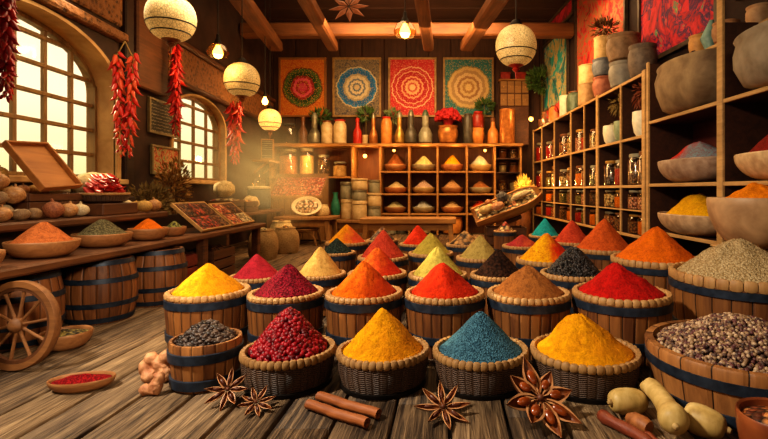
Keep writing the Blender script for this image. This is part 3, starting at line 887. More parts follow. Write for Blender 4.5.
# bowls on the lower shelf
ZL = .556
def bowl_heap(nm, x, y, R, H, z, peak, mat, lb, lf, seed, cat='spice', bm=M_BOWLW):
    bowl('bowl', lb, 'bowl', (x, y, z), R, H, bm)
    fill('spice_heap', lf, cat, (x, y, z + H - .012), R - .026, peak - (z + H - .012), mat, seed=seed, flat=.16, p=1.0, lump=.012)
bowl_heap('', -2.70, 3.12, .20, .105, ZL, .79, Y_('c9713a', '7d3c1a'), 'wide wooden bowl nearest on the left counter, holding salmon orange powder', 'salmon orange powder in the wide bowl nearest on the left counter', 51)
bowl_heap('', -2.735, 3.70, .20, .10, ZL, .77, Y_('8b7f5a', '4c442e', cell=70), 'wide wooden bowl second on the left counter, holding grey green seeds', 'grey green seeds in the second bowl on the left counter', 52, 'seeds')
bowl_heap('', -2.69, 4.19, .158, .10, ZL, .745, Y_('e0700c', '9c4204'), 'wooden bowl third on the left counter, holding vivid orange powder', 'vivid orange powder in the third bowl on the left counter', 53)
bowl_heap('', -2.67, 4.55, .105, .085, ZL, .70, bits(('7a7a2e', '98954a', '5c5a22'), 60), 'small wooden bowl of dried greens just before the tilted trays', 'dried green leaves in the small bowl before the tilted trays', 54, 'herbs')
bowl_heap('', -2.62, 2.55, .155, .10, ZL, .70, Y_('3a3a1c', '1c1a0c'), 'dark bowl on the counter cut by the left edge of the photo', 'dark green herbs in the bowl cut by the left photo edge', 55, 'herbs')

# tilted display trays
def tray(name, label, cat, o, u, v, L, Wd, mat, cells, lip=.035, stand=0, content=None, frame=M_MIDW):
    """o = low corner, u along the low edge, v up the slope"""
    u = Vector(u).normalized(); v = Vector(v).normalized(); w = u.cross(v).normalized()
    if w.z < 0: w = -w
    t = thing(name, label, cat, o)
    M3 = Matrix((u, v, w)).transposed()
    def bx(b, c, d, bev=.004): b.box(M3 @ Vector(c), d, M3, bev)
    b = MB(); bx(b, (L / 2, Wd / 2, .006), (L, Wd, .012)); b.build('tray_base', frame, t)
    b = MB()
    for c, d in (((L / 2, .008, lip / 2), (L, .018, lip)), ((L / 2, Wd - .008, lip / 2), (L, .018, lip)), ((.008, Wd / 2, lip / 2), (.018, Wd, lip)), ((L - .008, Wd / 2, lip / 2), (.018, Wd, lip))): bx(b, c, d)
    b.build('tray_frame', M_SHELFW if cells else frame, t)
    nx, ny = cells or (1, 1)
    if cells:
        b = MB()
        for i in range(1, nx): bx(b, (L * i / nx, Wd / 2, lip * .45), (.008, Wd - .03, lip * .8), 0)
        for j in range(1, ny): bx(b, (L / 2, Wd * j / ny, lip * .45), (L - .03, .008, lip * .8), 0)
        b.build('divider', frame, t)
    if content:
        for i in range(nx):
            for j in range(ny):
                b = MB(); cx = L * (i + .5) / nx; cyy = Wd * (j + .5) / ny; n = 8; vs = []; fs = []
                for a in range(n + 1):
                    for c in range(n + 1):
                        f, g = a / n, c / n; e = min(1, 6 * min(f, 1 - f, g, 1 - g))
                        q = (f - .5) * (L / nx - .022); r = (g - .5) * (Wd / ny - .022)
                        vs.append(M3 @ Vector((cx + q, cyy + r, .013 + lip * (.45 + .35 * e) + .01 * e * mnoise.noise(Vector((q * 30 + i * 9, r * 30 + j * 5, 1))))))
                for a in range(n):
                    for c in range(n): fs.append((a * (n + 1) + c, (a + 1) * (n + 1) + c, (a + 1) * (n + 1) + c + 1, a * (n + 1) + c + 1))
                b.add(vs, fs); k = b.build('filling', content[(i + j * nx) % len(content)], t); k['kind'] = 'stuff'
    if stand:
        b = MB()
        for f in (.08, .92):
            p0 = u * L * f; top = v * Wd * .96
            a = [p0 - w * .001, p0 + top - w * .001, Vector((p0.x + top.x, p0.y + top.y, 0.001 - stand))]
            a[0].z = min(a[0].z, -.001)
            q = [x + u * .012 for x in a]
            b.add(a + q, [(0, 1, 2), (5, 4, 3), (0, 3, 4, 1), (1, 4, 5, 2), (2, 5, 3, 0)])
        b.build('side_bracket', frame, t)
    return t
CHB = bits(('8a1f14', 'b5402a', '4a1a10', '7a3a1c', 'c26a3a'), 34)
CHC = bits(('4a2414', '6b3c20', '8a5a30', '2c160c'), 34)
CHR = bits(('c25a3a', 'd98a5a', 'a33c24', 'e0a878'), 30)
tray('display_tray', 'tilted divided tray of red dried pods at the counter edge, nearer one', 'tray', (-2.54, 4.80, .562), (-.05, 1, 0), (-.33, 0, .285), .70, .43, M_MIDW, (3, 2), content=[CHB, CHB, CHC, CHC, CHB, CHC], stand=.0)
tray('display_tray', 'tilted divided tray of pale orange pods behind the nearer tray', 'tray', (-2.58, 5.58, .562), (-.05, 1, 0), (-.33, 0, .27), .66, .40, M_MIDW, (2, 2), content=[CHR, bits(('b8a078', 'd9c49a', '8f7850'), 30), CHR, CHC], stand=.0)
# crate with the big tray propped on it
def crate(name, label, loc, d, mat=M_MIDW, rotz=0, nsl=3, fillm=None, cat='crate', group=None):
    t = thing(name, label, cat, loc, rotz, group); x, y, z = d
    b = MB(); h = z / nsl
    for i in range(nsl):
        zz = h * (i + .5)
        b.box((x / 2 - .008, 0, zz), (.016, y, h * .86), None, .003); b.box((-x / 2 + .008, 0, zz), (.016, y, h * .86), None, .003)
        b.box((0, y / 2 - .008, zz), (x - .034, .016, h * .86), None, .003); b.box((0, -y / 2 + .008, zz), (x - .034, .016, h * .86), None, .003)
    b.build('slats', mat, t)
    b = MB()
    for sx in (-1, 1):
        for sy in (-1, 1): b.box((sx * (x / 2 - .032), sy * (y / 2 - .032), z / 2), (.03, .03, z), None, .003)
    b.build('corner_posts', mat, t)
    b = MB(); b.box((0, 0, .008), (x - .034, y - .034, .014)); b.build('bottom', mat, t)
    if fillm:
        b = MB(); n = 12; vs = []; fs = []
        for a in range(n + 1):
            for c in range(n + 1):
                f, g = a / n, c / n; e = min(1, 4 * min(f, 1 - f, g, 1 - g))
                vs.append(((f - .5) * (x - .04), (g - .5) * (y - .04), z - .03 + .05 * e + .02 * e * mnoise.noise(Vector((f * 7, g * 7, x * 9)))))
        for a in range(n):
            for c in range(n): fs.append((a * (n + 1) + c, (a + 1) * (n + 1) + c, (a + 1) * (n + 1) + c + 1, a * (n + 1) + c + 1))
        b.add(vs, fs); k = b.build('filling', fillm, t); k['kind'] = 'stuff'
    return t
ZU = .786
crate('crate', 'low dark slatted crate on the upper shelf under the propped tray', (-3.125, 3.66, ZU), (.15, .5, .19), M_MIDW)
tray('serving_tray', 'large empty shallow wooden tray propped up in front of the big window', 'tray', (-3.02, 3.46, .985), (-.12, .95, .06), (-.60, .0, .72), .44, .46, M_BOWLW, None, lip=.05, frame=wood('8a5426', 'b87a3c', 1, .8))
# produce heaped on the shelf
def skin(c1, c2, sc=9, r=.6, b=.3): return plain(c1, c2, r, 0, sc, b)
KIND = {
    'potato': (skin('5c432c', '97754d'), (1.0, .85, .75)), 'onion': (skin('8a5a34', 'c2925c', 5, .4), (1, 1, .9)),
    'garlic_bulb': (skin('b09a74', 'dccba4', 7), (1, 1, .82)), 'squash': (skin('8a6a34', 'c79c52', 6), (1, 1, .75)),
    'pomegranate': (skin('6b3420', 'a86a42', 6), (1, 1, .95)),
}
TEXT = {'potato': 'earthy brown potato heaped with others on the left upper shelf', 'onion': 'tan skinned onion in the heap on the left upper shelf',
        'garlic_bulb': 'cream garlic bulb with short neck in the left upper shelf heap', 'squash': 'round ribbed ochre squash on the left upper shelf',
        'pomegranate': 'reddish brown round fruit in the left upper shelf heap'}
_pr = {}
def produce(kind, loc, r, rot=(0, 0, 0)):
    m, sh = KIND[kind]; key = kind
    gl = kind.replace('_', ' ') + ' pieces heaped on the left upper shelf'
    if key not in _pr:
        b = MB(); b.blob((0, 0, 0), sh, .22 if kind == 'potato' else .07, 1.6, 18, 12, len(_pr) + 3)
        if kind in ('garlic_bulb', 'onion', 'pomegranate'):
            b.tube([(0, 0, sh[2] * .86), (.03, 0, sh[2] * 1.12), (.06, .02, sh[2] * 1.36)], [.26, .13, .1], 8)
        if kind == 'squash': b.tube([(0, 0, sh[2] * .8), (0, .04, sh[2] * 1.25)], [.12, .1], 8)
        o = b.build(kind, m, None, ang=60); o.scale = (r, r, r); o.location = loc; o.rotation_euler = rot
        tag(o, TEXT[kind], kind.replace('_', ' '), gl); _pr[key] = o; return o
    return dup(_pr[key], loc, rot, scale=r)
rg = random.Random(21)
def row(x, y0, y1, z, kinds, r0, r1, skip=()):
    y = y0
    while y < y1:
        r = rg.uniform(r0, r1); y += r
        if not any(a < y < c for a, c in skip):
            k = rg.choice(kinds); zs = KIND[k][1][2]
            produce(k, (x + rg.uniform(-.015, .015), y, z + r * zs * .98), r * .9, (rg.uniform(-.2, .2), rg.uniform(-.2, .2), rg.uniform(0, 6)))
        y += r * 1.02
K1 = ['potato', 'potato', 'onion', 'garlic_bulb', 'pomegranate']
row(-2.955, 2.5, 3.74, ZU, K1, .058, .08)
row(-3.12, 2.5, 3.28, ZU, K1, .06, .08)
row(-3.04, 2.55, 3.3, ZU + .115, K1, .055, .075)
row(-3.12, 2.5, 3.26, ZU + .22, ['potato', 'onion', 'squash'], .05, .065)
row(-2.93, 4.40, 4.6, ZU, ['squash', 'squash', 'onion'], .07, .085)
row(-3.10, 4.40, 4.68, ZU, ['garlic_bulb', 'squash', 'pomegranate'], .065, .08)
row(-3.33, 2.5, 4.75, .936, ['potato', 'onion', 'garlic_bulb', 'squash'], .065, .09, skip=((3.4, 4.0), (4.1, 4.7)))
row(-3.30, 2.5, 3.40, ZU + .285, ['potato', 'onion', 'squash', 'garlic_bulb'], .06, .08)
row(-3.42, 2.5, 4.05, .936 + .02, ['squash', 'onion'], .05, .06)
# sacks
def sack(label, loc, R, H, mat, fillm=None, fl=None, rotz=0):
    b = MB(); n = 40; pr = []
    for k in range(15):
        f = k / 14; r = R * (.82 + .22 * math.sin(PI * min(1, f * 1.05 + .05)) ** .7) * (1 if f < .85 else 1 - (f - .85) * .8)
        pr.append((r, H * f))
    vs = []; fs = []
    pr += [(pr[-1][0] + .012, H * .985), (pr[-1][0] + .004, H * 1.02), (pr[-1][0] - .03, H * .99), (pr[-1][0] - .04, H * .9)]
    for i in range(n):
        a = 2 * PI * i / n
        for j, (r, z) in enumerate(pr):
            q = 1 + .06 * mnoise.noise(Vector((math.cos(a) * 2, math.sin(a) * 2, z * 6 + R * 50))) + .018 * math.sin(a * 7 + z * 20)
            vs.append((r * math.cos(a) * q, r * math.sin(a) * q, z))
    k = len(pr)
    for i in range(n):
        q = (i + 1) % n
        for j in range(k - 1): fs.append((i * k + j, q * k + j, q * k + j + 1, i * k + j + 1))
    fs.append([i * k for i in range(n)][::-1]); fs.append([i * k + k - 1 for i in range(n)])
    b.add(vs, fs); o = b.build('burlap_sack', mat, None, loc, ang=70, rotz=rotz); tag(o, label, 'sack')
    if fillm: fill('sack_filling', fl, 'dry goods', (loc[0], loc[1], loc[2] + H * .93), R * .72 - .055, R * .35, fillm, flat=.3, drop=.004, kind='stuff')
BUR = plain('8a6a42', 'b89868', .85, 0, 60, .4)
BURP = plain('b59a6a', 'e0cc9c', .85, 0, 40, .4)
def pillow_sack(label, loc, r, rotz=0, mat=BURP):
    o = MB().blob((0, 0, r[2]), r, .14, 1.8, 28, 18, int(loc[1] * 10)).build('sack', mat, None, loc, ang=80, rotz=rotz); return tag(o, label, 'sack')
pillow_sack('pale stuffed cloth sack lying on the back step below the big window', (-3.32, 4.4, .936), (.115, .27, .115), .1)

# chillies
def chili_mesh(L, R):
    b = MB(); n = 9; pts = []; rr = []
    for i in range(n + 1):
        f = i / n; pts.append((L * f, 0, -.16 * L * math.sin(f * PI * .8) ** 1.3)); rr.append(R * (.75 + .35 * math.sin(PI * min(1, f * 1.3))) * (1 - f ** 2.2) + .0008)
    b.tube(pts, rr, 8, 0)
    b.tube([(-.14 * L, 0, .03 * L), (-.06 * L, 0, .008 * L), (.02 * L, 0, 0)], [R * .2, R * .28, R * .7], 6, 1)
    return b
def chilimat(a, c): return plain(a, c, .4, 0, 5, .12, .4)
CM = [chilimat('a81212', 'd9301c'), chilimat('7a0c10', 'b01c18'), chilimat('c2381c', 'e8693a')]
CST = plain('5c6b2a', '8a8a4a', .6)
# loose chillies in a shallow basket on the upper shelf
bx, by = -3.02, 4.12
b = MB(); b.box((0, 0, .05), (.28, .44, .1), None, .008)
tag(b.build('wooden_box', M_MIDW, None, (bx, by, ZU)), 'low closed wooden box on the upper shelf under the chilli basket', 'box')
ZU += .101
t = thing('wicker_basket', 'shallow oval wicker basket under the loose red chillies', 'basket', (bx, by, ZU))
b = MB(); b.lathe([(.10, 0), (.135, .02), (.15, .075), (.142, .075), (.13, .03), (0, .03)], 40, sy=1.55); b.build('basket_body', M_WICK, t)
b = MB(); b.lathe([(.142, .068), (.155, .07), (.157, .084), (.148, .09), (.140, .084)], 40, sy=1.5); b.build('rim', M_WRIM, t)
lc = None; rg = random.Random(5)
for k in range(44):
    lay = (0, 1, 2, 3)[0 if k < 16 else 1 if k < 28 else 2 if k < 38 else 3]
    kk = k - (0, 16, 28, 38)[lay]; n = (8, 6, 5, 3)[lay]
    i, jj = kk % n, kk // n
    loc = (bx - .13 + (0, .09)[jj] + rg.uniform(-.012, .012), by + .07 + (i - (n - 1) / 2) * .042 + rg.uniform(-.003, .003), ZU + .13 + lay * .038 + jj * .004)
    rot = (rg.uniform(-.3, .3), rg.uniform(-.06, .14), -.62 + rg.uniform(-.1, .1))
    if lc is None:
        lc = chili_mesh(.21, .017).build('chili_pepper', [CM[0], CST], None, loc, ang=60); lc.rotation_euler = rot
        tag(lc, 'long glossy red chilli in the loose heap on the left upper shelf', 'chilli', 'loose red chillies in the shelf basket')
    else: dup(lc, loc, rot, scale=rg.uniform(.85, 1.05))

ZU -= .101
# hanging strings of dried chillies
def ristra(label, top, ztop, zbot, w, seed, legs=None, mats=(0, 1), clen=.15, dens=1.0):
    """top = hanging point; legs = list of (dx, dy) offsets of the strands at their top"""
    rg = random.Random(seed)
    t = thing('chili_string', label, 'chilli string', top)
    legs = legs or [(0, 0)]
    b = MB()
    for (dx, dy) in legs:
        zt = ztop - top[2]; zb = zbot - top[2]
        b.tube([(0, 0, 0), (dx * .8, dy * .8, zt + .02), (dx, dy, zt), (dx * .4, dy * .4, zb + .05)], .006, 6)
    b.build('string', plain('8a6a3c', 'b59458', .8), t)
    protos = []
    for m in mats:
        protos.append(None)
    H = ztop - zbot; n = int(dens * H / .0105)
    for (dx, dy) in legs:
        m_ = min(n, 100 // len(legs) - 1)
        for k in range(m_):
            f = (k + .5) / m_
            sp = w * (1 if f < .6 else 1 - .55 * (f - .6) / .4)
            a = k * 2.4 + rg.uniform(-.3, .3); z = ztop - top[2] - H * f
            cx, cyy = dx * (1 - .6 * f), dy * (1 - .6 * f)
            mi = rg.randrange(len(mats))
            if protos[mi] is None:
                o = chili_mesh(clen, .0225).build('chili_pepper', [CM[mats[mi]], CST], t, ang=60); protos[mi] = o
            else:
                o = protos[mi].copy(); COL.objects.link(o); o.parent = t
            o.location = (cx + .022 * math.cos(a), cyy + .022 * math.sin(a), z + clen * .35)
            pitch = rg.uniform(.5, 1.15)
            o.rotation_euler = (rg.uniform(-.3, .3), pitch, a)
            s = rg.uniform(.8, 1.15) * sp / w; o.scale = (s * w / .085, s, s)
    return t
ristra('long string of dark red chillies cut by the left photo edge, before the big window', (XP(6, 3.4), 3.4, 2.9), 2.5, 1.62, .075, 1, mats=(1, 0, 1), clen=.11)
ristra('double-stranded string of red chillies hanging between the two windows', (XP(125, 5.05), 5.05, 2.60), 2.44, 1.33, .085, 2, legs=[(-.07, -.03), (.07, .03)], mats=(0, 2, 0), clen=.125)
ristra('string of red chillies hanging in front of the smaller window', (XP(176, 6.05), 6.05, 3.0), 2.83, 1.68, .09, 3, mats=(1, 0), clen=.125)
ristra('string of pinkish red chillies hanging right of the smaller window', (XP(235, 8.0), 8.0, 2.57), 2.48, 1.42, .10, 4, legs=[(-.06, 0), (.06, 0)], mats=(2, 0), clen=.13)

# framed boards between the windows
def framed(name, label, cat, y0, y1, z0, z1, mat, fm, d=.035, right=False, off=.012, bw=.03):
    W = WR if right else WL; sg = -1 if right else 1
    t = thing(name, label, cat, (W(y0) + sg * off, y0, z0))
    def at(y, z, o): return Vector((W(y) - W(y0) + sg * o, y - y0, z - z0))
    b = MB()
    for (ya, za, yb, zb) in ((y0, z0 + bw / 2, y1, z0 + bw / 2), (y0, z1 - bw / 2, y1, z1 - bw / 2)): b.beam(at(ya, za, d / 2), at(yb, zb, d / 2), d, bw, .004)
    for yy in (y0 + bw / 2, y1 - bw / 2): b.beam(at(yy, z0 + bw, d / 2), at(yy, z1 - bw, d / 2), bw, d, 0, up=Vector((1, 0, 0)))
    b.build('frame', fm, t)
    b = MB(); ym = (y0 + y1) / 2
    hy, hzz = (y1 - y0) / 2 - bw, (z1 - z0) / 2 - bw
    b.add([(0, -hy, -hzz), (0, hy, -hzz), (0, hy, hzz), (0, -hy, hzz)], [(0, 1, 2, 3)])
    o = b.build('picture', mat, t, smooth=False); o.location = at(ym, (z0 + z1) / 2, d * .5)
    o.rotation_euler = (0, 0, math.atan2(-(W(y1) - W(y0)), y1 - y0))
    return t
def chalk(seed):
    t = NT('chalk scribble'); v = t.obj((1, 1, 1)); sp = t.n('ShaderNodeSeparateXYZ'); t.l(v, sp.inputs[0])
    n = t.noise(t.obj((1, 9, 1.2)), 5, 4, .6)
    ln = t.math('SINE', t.math('ADD', t.math('MULTIPLY', sp.outputs[2], 150.0), t.math('MULTIPLY', n, 9.0)))
    m = t.math('MULTIPLY', t.ramp(ln, [(.72, '000000'), (.9, 'ffffff')]), t.ramp(t.noise(t.obj((1, 26, 6)), 3, 2), [(.46, '000000'), (.54, 'ffffff')]))
    return t.pbr(t.mix(m, '332e26', 'b5a682'), .7)
def collage(cols, sc, seed=0):
    t = NT('painted collage'); v = t.obj(); n = t.noise(v, sc, 6, 1.6, .65); q = t.vor(v, sc * 3, out='Color')
    k = len(cols); c = t.ramp(t.math('ADD', t.math('MULTIPLY', n, .8), t.math('MULTIPLY', q, .2)), [(.28 + .44 * i / (k - 1), x) for i, x in enumerate(cols)])
    return t.pbr(c, .7, nrm=t.bump(n, .3, .01))
FR = plain('6b5a3a', '8f7c54', .5, 0, 30)
framed('chalkboard', 'dark framed board with faint chalk lines between the windows', 'board', 5.86, 6.58, 1.72, 2.17, chalk(1), FR)
framed('framed_picture', 'small framed picture of red and green patches below the chalk board', 'picture', 5.92, 6.62, 1.20, 1.58, collage(('3c3a24', '6b7a3c', 'b0aa74', 'c24a2c', '54341f', 'd0b482'), 11), FR)

# foliage
def leafy(b, c, r, n, L, Wd, seed, mi=0, up=.3, hang=0, lim=None):
    rg = random.Random(seed); c = Vector(c)
    for k in range(n):
        d = Vector((rg.gauss(0, 1), rg.gauss(0, 1), rg.gauss(0, 1))).normalized()
        p = c + Vector((d.x * r[0], d.y * r[1], d.z * r[2])) * (rg.random() ** .4)
        d = (d + Vector((0, 0, up - hang)) + Vector((rg.uniform(-.5, .5),) * 3)).normalized()
        s = d.cross(Vector((rg.uniform(-1, 1), rg.uniform(-1, 1), rg.uniform(-1, 1)))).normalized()
        l = L * rg.uniform(.6, 1.2); w = Wd * rg.uniform(.7, 1.2); nn = d.cross(s) * l * .12
        if lim:
            q = p + d * l * 1.02
            if any(not (lo < v < hi) for pt_ in (p, q) for v, (lo, hi) in zip(pt_, lim)) or abs(s.x) * w > .05: continue
        b.add([p, p + d * l * .45 + s * w / 2 + nn, p + d * l, p + d * l * .45 - s * w / 2 + nn], [(0, 1, 2, 3)], mi)
LEAF = plain('2f4a1c', '5f7a34', .5, 0, 8, .1); LEAFD = plain('5c4a22', '8f7438', .7, 0, 8, .1); LEAFO = plain('7a5a24', 'b8903c', .7, 0, 8, .1)
def bundle(label, c, r, n, mat, L, W_, seed, stemto=None):
    b = MB(); leafy(b, (0, 0, 0), r, n, L, W_, seed, lim=((-9, 9), (-9, 9), (-r[2], 9)))
    b.tube([(0, 0, -r[2] * 1.0), (0, 0, 0), (.02, 0, r[2] * .6)], [.02, .015, .006], 6)
    return tag(b.build('dried_herb_bundle', mat, None, c, smooth=False), label, 'herbs')
bundle('brown bundle of dried herbs leaning on the wall below the small window', (-3.5, 5.95, 1.012), (.15, .24, .36), 620, plain('6b4a20', 'a87c3c', .7), .085, .03, 3)
bundle('brownish herb bundle on the counter end under the framed picture', (-3.36, 5.25, .853), (.18, .30, .2), 520, plain('4a3a1c', '8a6c34', .7), .08, .03, 4)
# stand behind the trays and second table further back
t2 = thing('side_table', 'rough plank table below the small window covered with sacks and crates', 'table', (-3.45, 7.75, 0))
b = MB(); b.box((-3.43, 7.75, .62), (.58, 2.3, .06), None, .012); part(b, 'table_top', M_CNT, t2)
for x in (-3.66, -3.2):
    for y in (6.7, 8.8):
        b = MB(); b.box((x, y, .295), (.08, .08, .59), None, .01); part(b, 'leg', M_CNT, t2)
t2 = thing('plank_bench', 'plank bench at the end of the left counter behind the trays', 'bench', (-3.4, 5.45, 0))
b = MB(); b.box((-3.38, 5.5, .62), (.5, 1.4, .06), None, .012); part(b, 'bench_top', M_CNT, t2)
for y in (4.95, 6.1):
    b = MB(); b.box((-3.38, y, .295), (.4, .06, .59), None, .01); part(b, 'leg', M_CNT, t2)
crate('crate', 'slatted crate of mixed pale roots on the table under the small window', (-3.36, 7.0, .651), (.38, .46, .2), M_MIDW, 0, 2, bits(('b8a078', 'd9c49a', '8f6a40', 'a84a2c'), 16))
crate('crate', 'slatted crate of orange fruit pieces further along the small-window table', (-3.36, 7.55, .651), (.38, .46, .17), M_MIDW, 0, 2, bits(('c2803c', 'e0a858', '9c5a28'), 16))
pillow_sack('cream cloth roll lying at the far end of the small-window table', (-3.4, 8.03, .662), (.13, .2, .12), .1)
pillow_sack('pale sack slumped on the root crate at the small-window table', (-3.36, 7.0, .895), (.13, .2, .12), -.1)
sack('open burlap sack of pale beans standing on the floor past the counter', (-2.72, 6.85, 0), .2, .42, BUR, bits(('d0b078', 'e8d09c', 'a88448'), 26), 'pale beans filling the burlap sack past the counter')
sack('open burlap sack of orange lentils on the floor beyond the first sack', (-2.62, 7.5, 0), .2, .40, BUR, bits(('c27a34', 'd9984c', '96561f'), 30), 'orange lentils filling the further burlap sack')
sack('burlap sack of brown nuts on the floor beside the back table', (-2.9, 8.1, 0), .2, .46, BURP, bits(('7a5230', 'a87a48', '543418'), 24), 'brown nuts filling the sack beside the back table')
crate('crate', 'dark red crate pushed under the far end of the counter', (-2.68, 4.62, 0), (.26, .26, .36), plain('5c1f14', '8a3420', .6, 0, 12), 0, 3, cat='crate')
crate('crate', 'brown crate under the counter behind the dark red crate', (-2.74, 5.35, 0), (.36, .5, .34), M_MIDW, 0, 3, CHC)
# dark urn
x, y = XP(259, 8.55), 8.55
t = thing('urn', 'dark blue ribbed urn with cream collar and glass dome lid', 'urn', (x, y, .651))
b = MB(); b.lathe([(.17, 0), (.2, .03), (.205, .2), (.19, .36), (.16, .37), (0, .37)], 32); b.build('urn_body', plain('1c2634', '3a4a58', .3, 0, 20), t)
b = MB(); b.lathe([(.165, .371), (.21, .372), (.215, .40), (.17, .42), (0, .42)], 32); b.build('collar', plain('b5a078', 'd9c89c', .5), t)
b = MB(); b.lathe([(.10, .421), (.12, .47), (.10, .55), (.04, .60), (.025, .63), (.03, .66), (0, .68)], 24); b.build('dome_lid', glass('d9c8a0', .4), t)
# ------------------------------------------------------------------ back wall shelving
YF = 10.42; YK = 10.97; YM = 10.7
def xb(p, y=YF): return XP(p, y)
ZT = ZP(143.5, YF)                                   # top of the back shelf
t = thing('back_shelf', 'long back-wall shelving with pigeonholes and a plank top holding jars', 'shelf', (xb(390), YM, 0))
M_BSH = wood('7a4e22', 'bd8644', 0, .8)
x0, x1 = xb(268), xb(523)
b = MB(); b.box(((x0 + x1) / 2, (YF + YK) / 2 - .03, ZT - .03), (x1 - x0, YK - YF + .06, .06), None, .01); part(b, 'top_plank', M_BSH, t)
CX = [380, 409, 437.5, 467, 495]
RZ = [ZP(171, YF), ZP(193.5, YF), ZP(213.5, YF)]
for p in [270, 352] + CX + [521]:
    b = MB(); b.box((xb(p), (YF + YK) / 2, (ZT - .06) / 2), (.045, YK - YF, ZT - .06), None, .006); part(b, 'divider', M_BSH, t)
for z in RZ:
    for a, c in zip(CX, CX[1:]):
        b = MB(); b.box(((xb(a) + xb(c)) / 2, (YF + YK) / 2, z - .02), (xb(c) - xb(a) - .05, YK - YF, .04), None, .005); part(b, 'shelf_board', M_BSH, t)
ZB1 = ZP(176.5, YF)
b = MB(); b.box(((xb(270) + xb(352)) / 2, (YF + YK) / 2, ZB1 - .02), (xb(352) - xb(270) - .05, YK - YF, .04), None, .005); part(b, 'shelf_board', M_BSH, t)
for z in (ZP(158, YF), ZP(172, YF), ZP(190, YF)):
    b = MB(); b.box(((xb(495) + xb(521)) / 2, (YF + YK) / 2, z - .015), (xb(521) - xb(495) - .05, YK - YF, .03), None, .005); part(b, 'shelf_board', M_SHELFB, t)
b = MB(); b.box(((x0 + x1) / 2, YK + .008, (ZT - .06) / 2), (x1 - x0, .016, ZT - .06)); part(b, 'back_panel', wood('5a3216', '8a5426', 2, .8), t)

# bowls in the pigeonholes
PAL = [[('8a4e22', '4a260f', 'brown'), ('c2b878', '857c44', 'pale green'), ('e8a012', 'a86a05', 'golden yellow'), ('c9c2a0', '8c8664', 'off-white')],
       [('d9bc84', 'a3844c', 'cream'), ('cda98c', '94705a', 'pinkish beige'), ('d3a06a', '966a3c', 'peach'), ('b87440', '7a4820', 'rusty brown')],
       [('c9ba86', '8f8050', 'pale straw'), ('b9b5a4', '7d7a6c', 'grey white'), ('d8b27a', 'a07c48', 'light tan'), ('d8481c', '8f240a', 'red orange')]]
BWM = [M_BOWLW, plain('8a7a58', 'b5a47c', .5), plain('9c5c30', 'c98550', .5), plain('a3824c', 'cfae74', .5)]
RN = ['top', 'middle', 'bottom']; CN = ['leftmost', 'second', 'third', 'rightmost']
for r in range(3):
    for c in range(4):
        x = (xb(CX[c]) + xb(CX[c + 1])) / 2 + rnd(-.01, .01); z = RZ[r] + .001; H = .13 if r else .15
        c1, c2, nm = PAL[r][c]; R = .262 + rnd(-.008, .008)
        bowl('bowl', 'bowl of %s powder in the %s pigeonhole of the %s row' % (nm, CN[c], RN[r]), 'bowl', (x, YM - .0, z), R, H, BWM[(r * 2 + c) % 4], foot=.5, th=.014)
        fill('spice_heap', '%s powder heap in the %s pigeonhole of the %s row' % (nm, CN[c], RN[r]), 'spice', (x, YM, z + H - .02), R - .03, (.24 if r == 0 else .17) + rnd(-.02, .03), Y_(c1, c2), seed=100 + r * 4 + c, lump=.02, flat=.18)

# vessels
def vessel(name, label, cat, loc, prof, mat, lid=None, lidm=None, group=None, lname='lid', n=28):
    h = max(z for _, z in prof)
    if lid is None:
        return tag(MB().lathe(prof + [(0, prof[-1][1] - .02)] if prof[-1][0] > .02 else prof, n).build(name, mat, None, loc), label, cat, group)
    t = thing(name, label, cat, loc, 0, group)
    MB().lathe(prof, n).build('body', mat, t); MB().lathe(lid, n).build(lname, lidm, t); return t
def vprof(kind, r, h):
    if kind == 'jar': q = [(.86, 0), (.98, .04), (1, .2), (1, .72), (.9, .84), (.72, .9), (.72, .93)]; l = [(.78, .93), (.8, .94), (.8, .99), (.7, 1.0), (0, 1.0)]
    elif kind == 'bottle': q = [(.8, 0), (.95, .03), (.95, .42), (.8, .52), (.42, .64), (.36, .84)]; l = [(.42, .84), (.44, .86), (.42, .98), (.3, 1), (0, 1)]
    elif kind == 'vase': q = [(.6, 0), (.9, .2), (1, .38), (.85, .58), (.5, .78), (.42, .88), (.55, .96), (.6, .99), (.5, .99), (.4, .9)]; l = None
    elif kind == 'pot': q = [(.62, 0), (.82, .08), (1, .45), (1, .72), (.9, .86), (.96, .93), (.98, .99), (.86, .99), (.82, .86)]; l = None
    elif kind == 'can': q = [(.96, 0), (1, .02), (1, .95), (1.03, .96), (1.03, 1), (.92, 1), (.92, .9)]; l = None
    elif kind == 'tall': q = [(.7, 0), (.95, .05), (1, .28), (.7, .42), (.45, .5), (.5, .6), (.46, .82)]; l = [(.5, .82), (.44, .9), (.2, 1), (0, 1)]
    return [(a * r, c * h) for a, c in q], ([(a * r, c * h) for a, c in l] if l else None)
CER = {k: plain(a, c, .35, m, 10, .1) for k, (a, c, m) in {
    'cream': ('b89a68', 'dcc294', 0), 'brown': ('5a341c', '8a562e', 0), 'pewter': ('6b6250', '9c9274', .5), 'red': ('9c1a10', 'c93520', 0), 'brass': ('8f6a2c', 'd0a252', .6),
    'dark': ('3a342c', '625a4a', .2), 'grey': ('7a745f', 'a8a084', .1), 'copper': ('8f5428', 'd08a48', .5), 'orange': ('b56a28', 'dd9448', 0), 'green': ('3c4a38', '66745a', .1), 'teal': ('1f5a48', '3c8a6c', 0)}.items()}
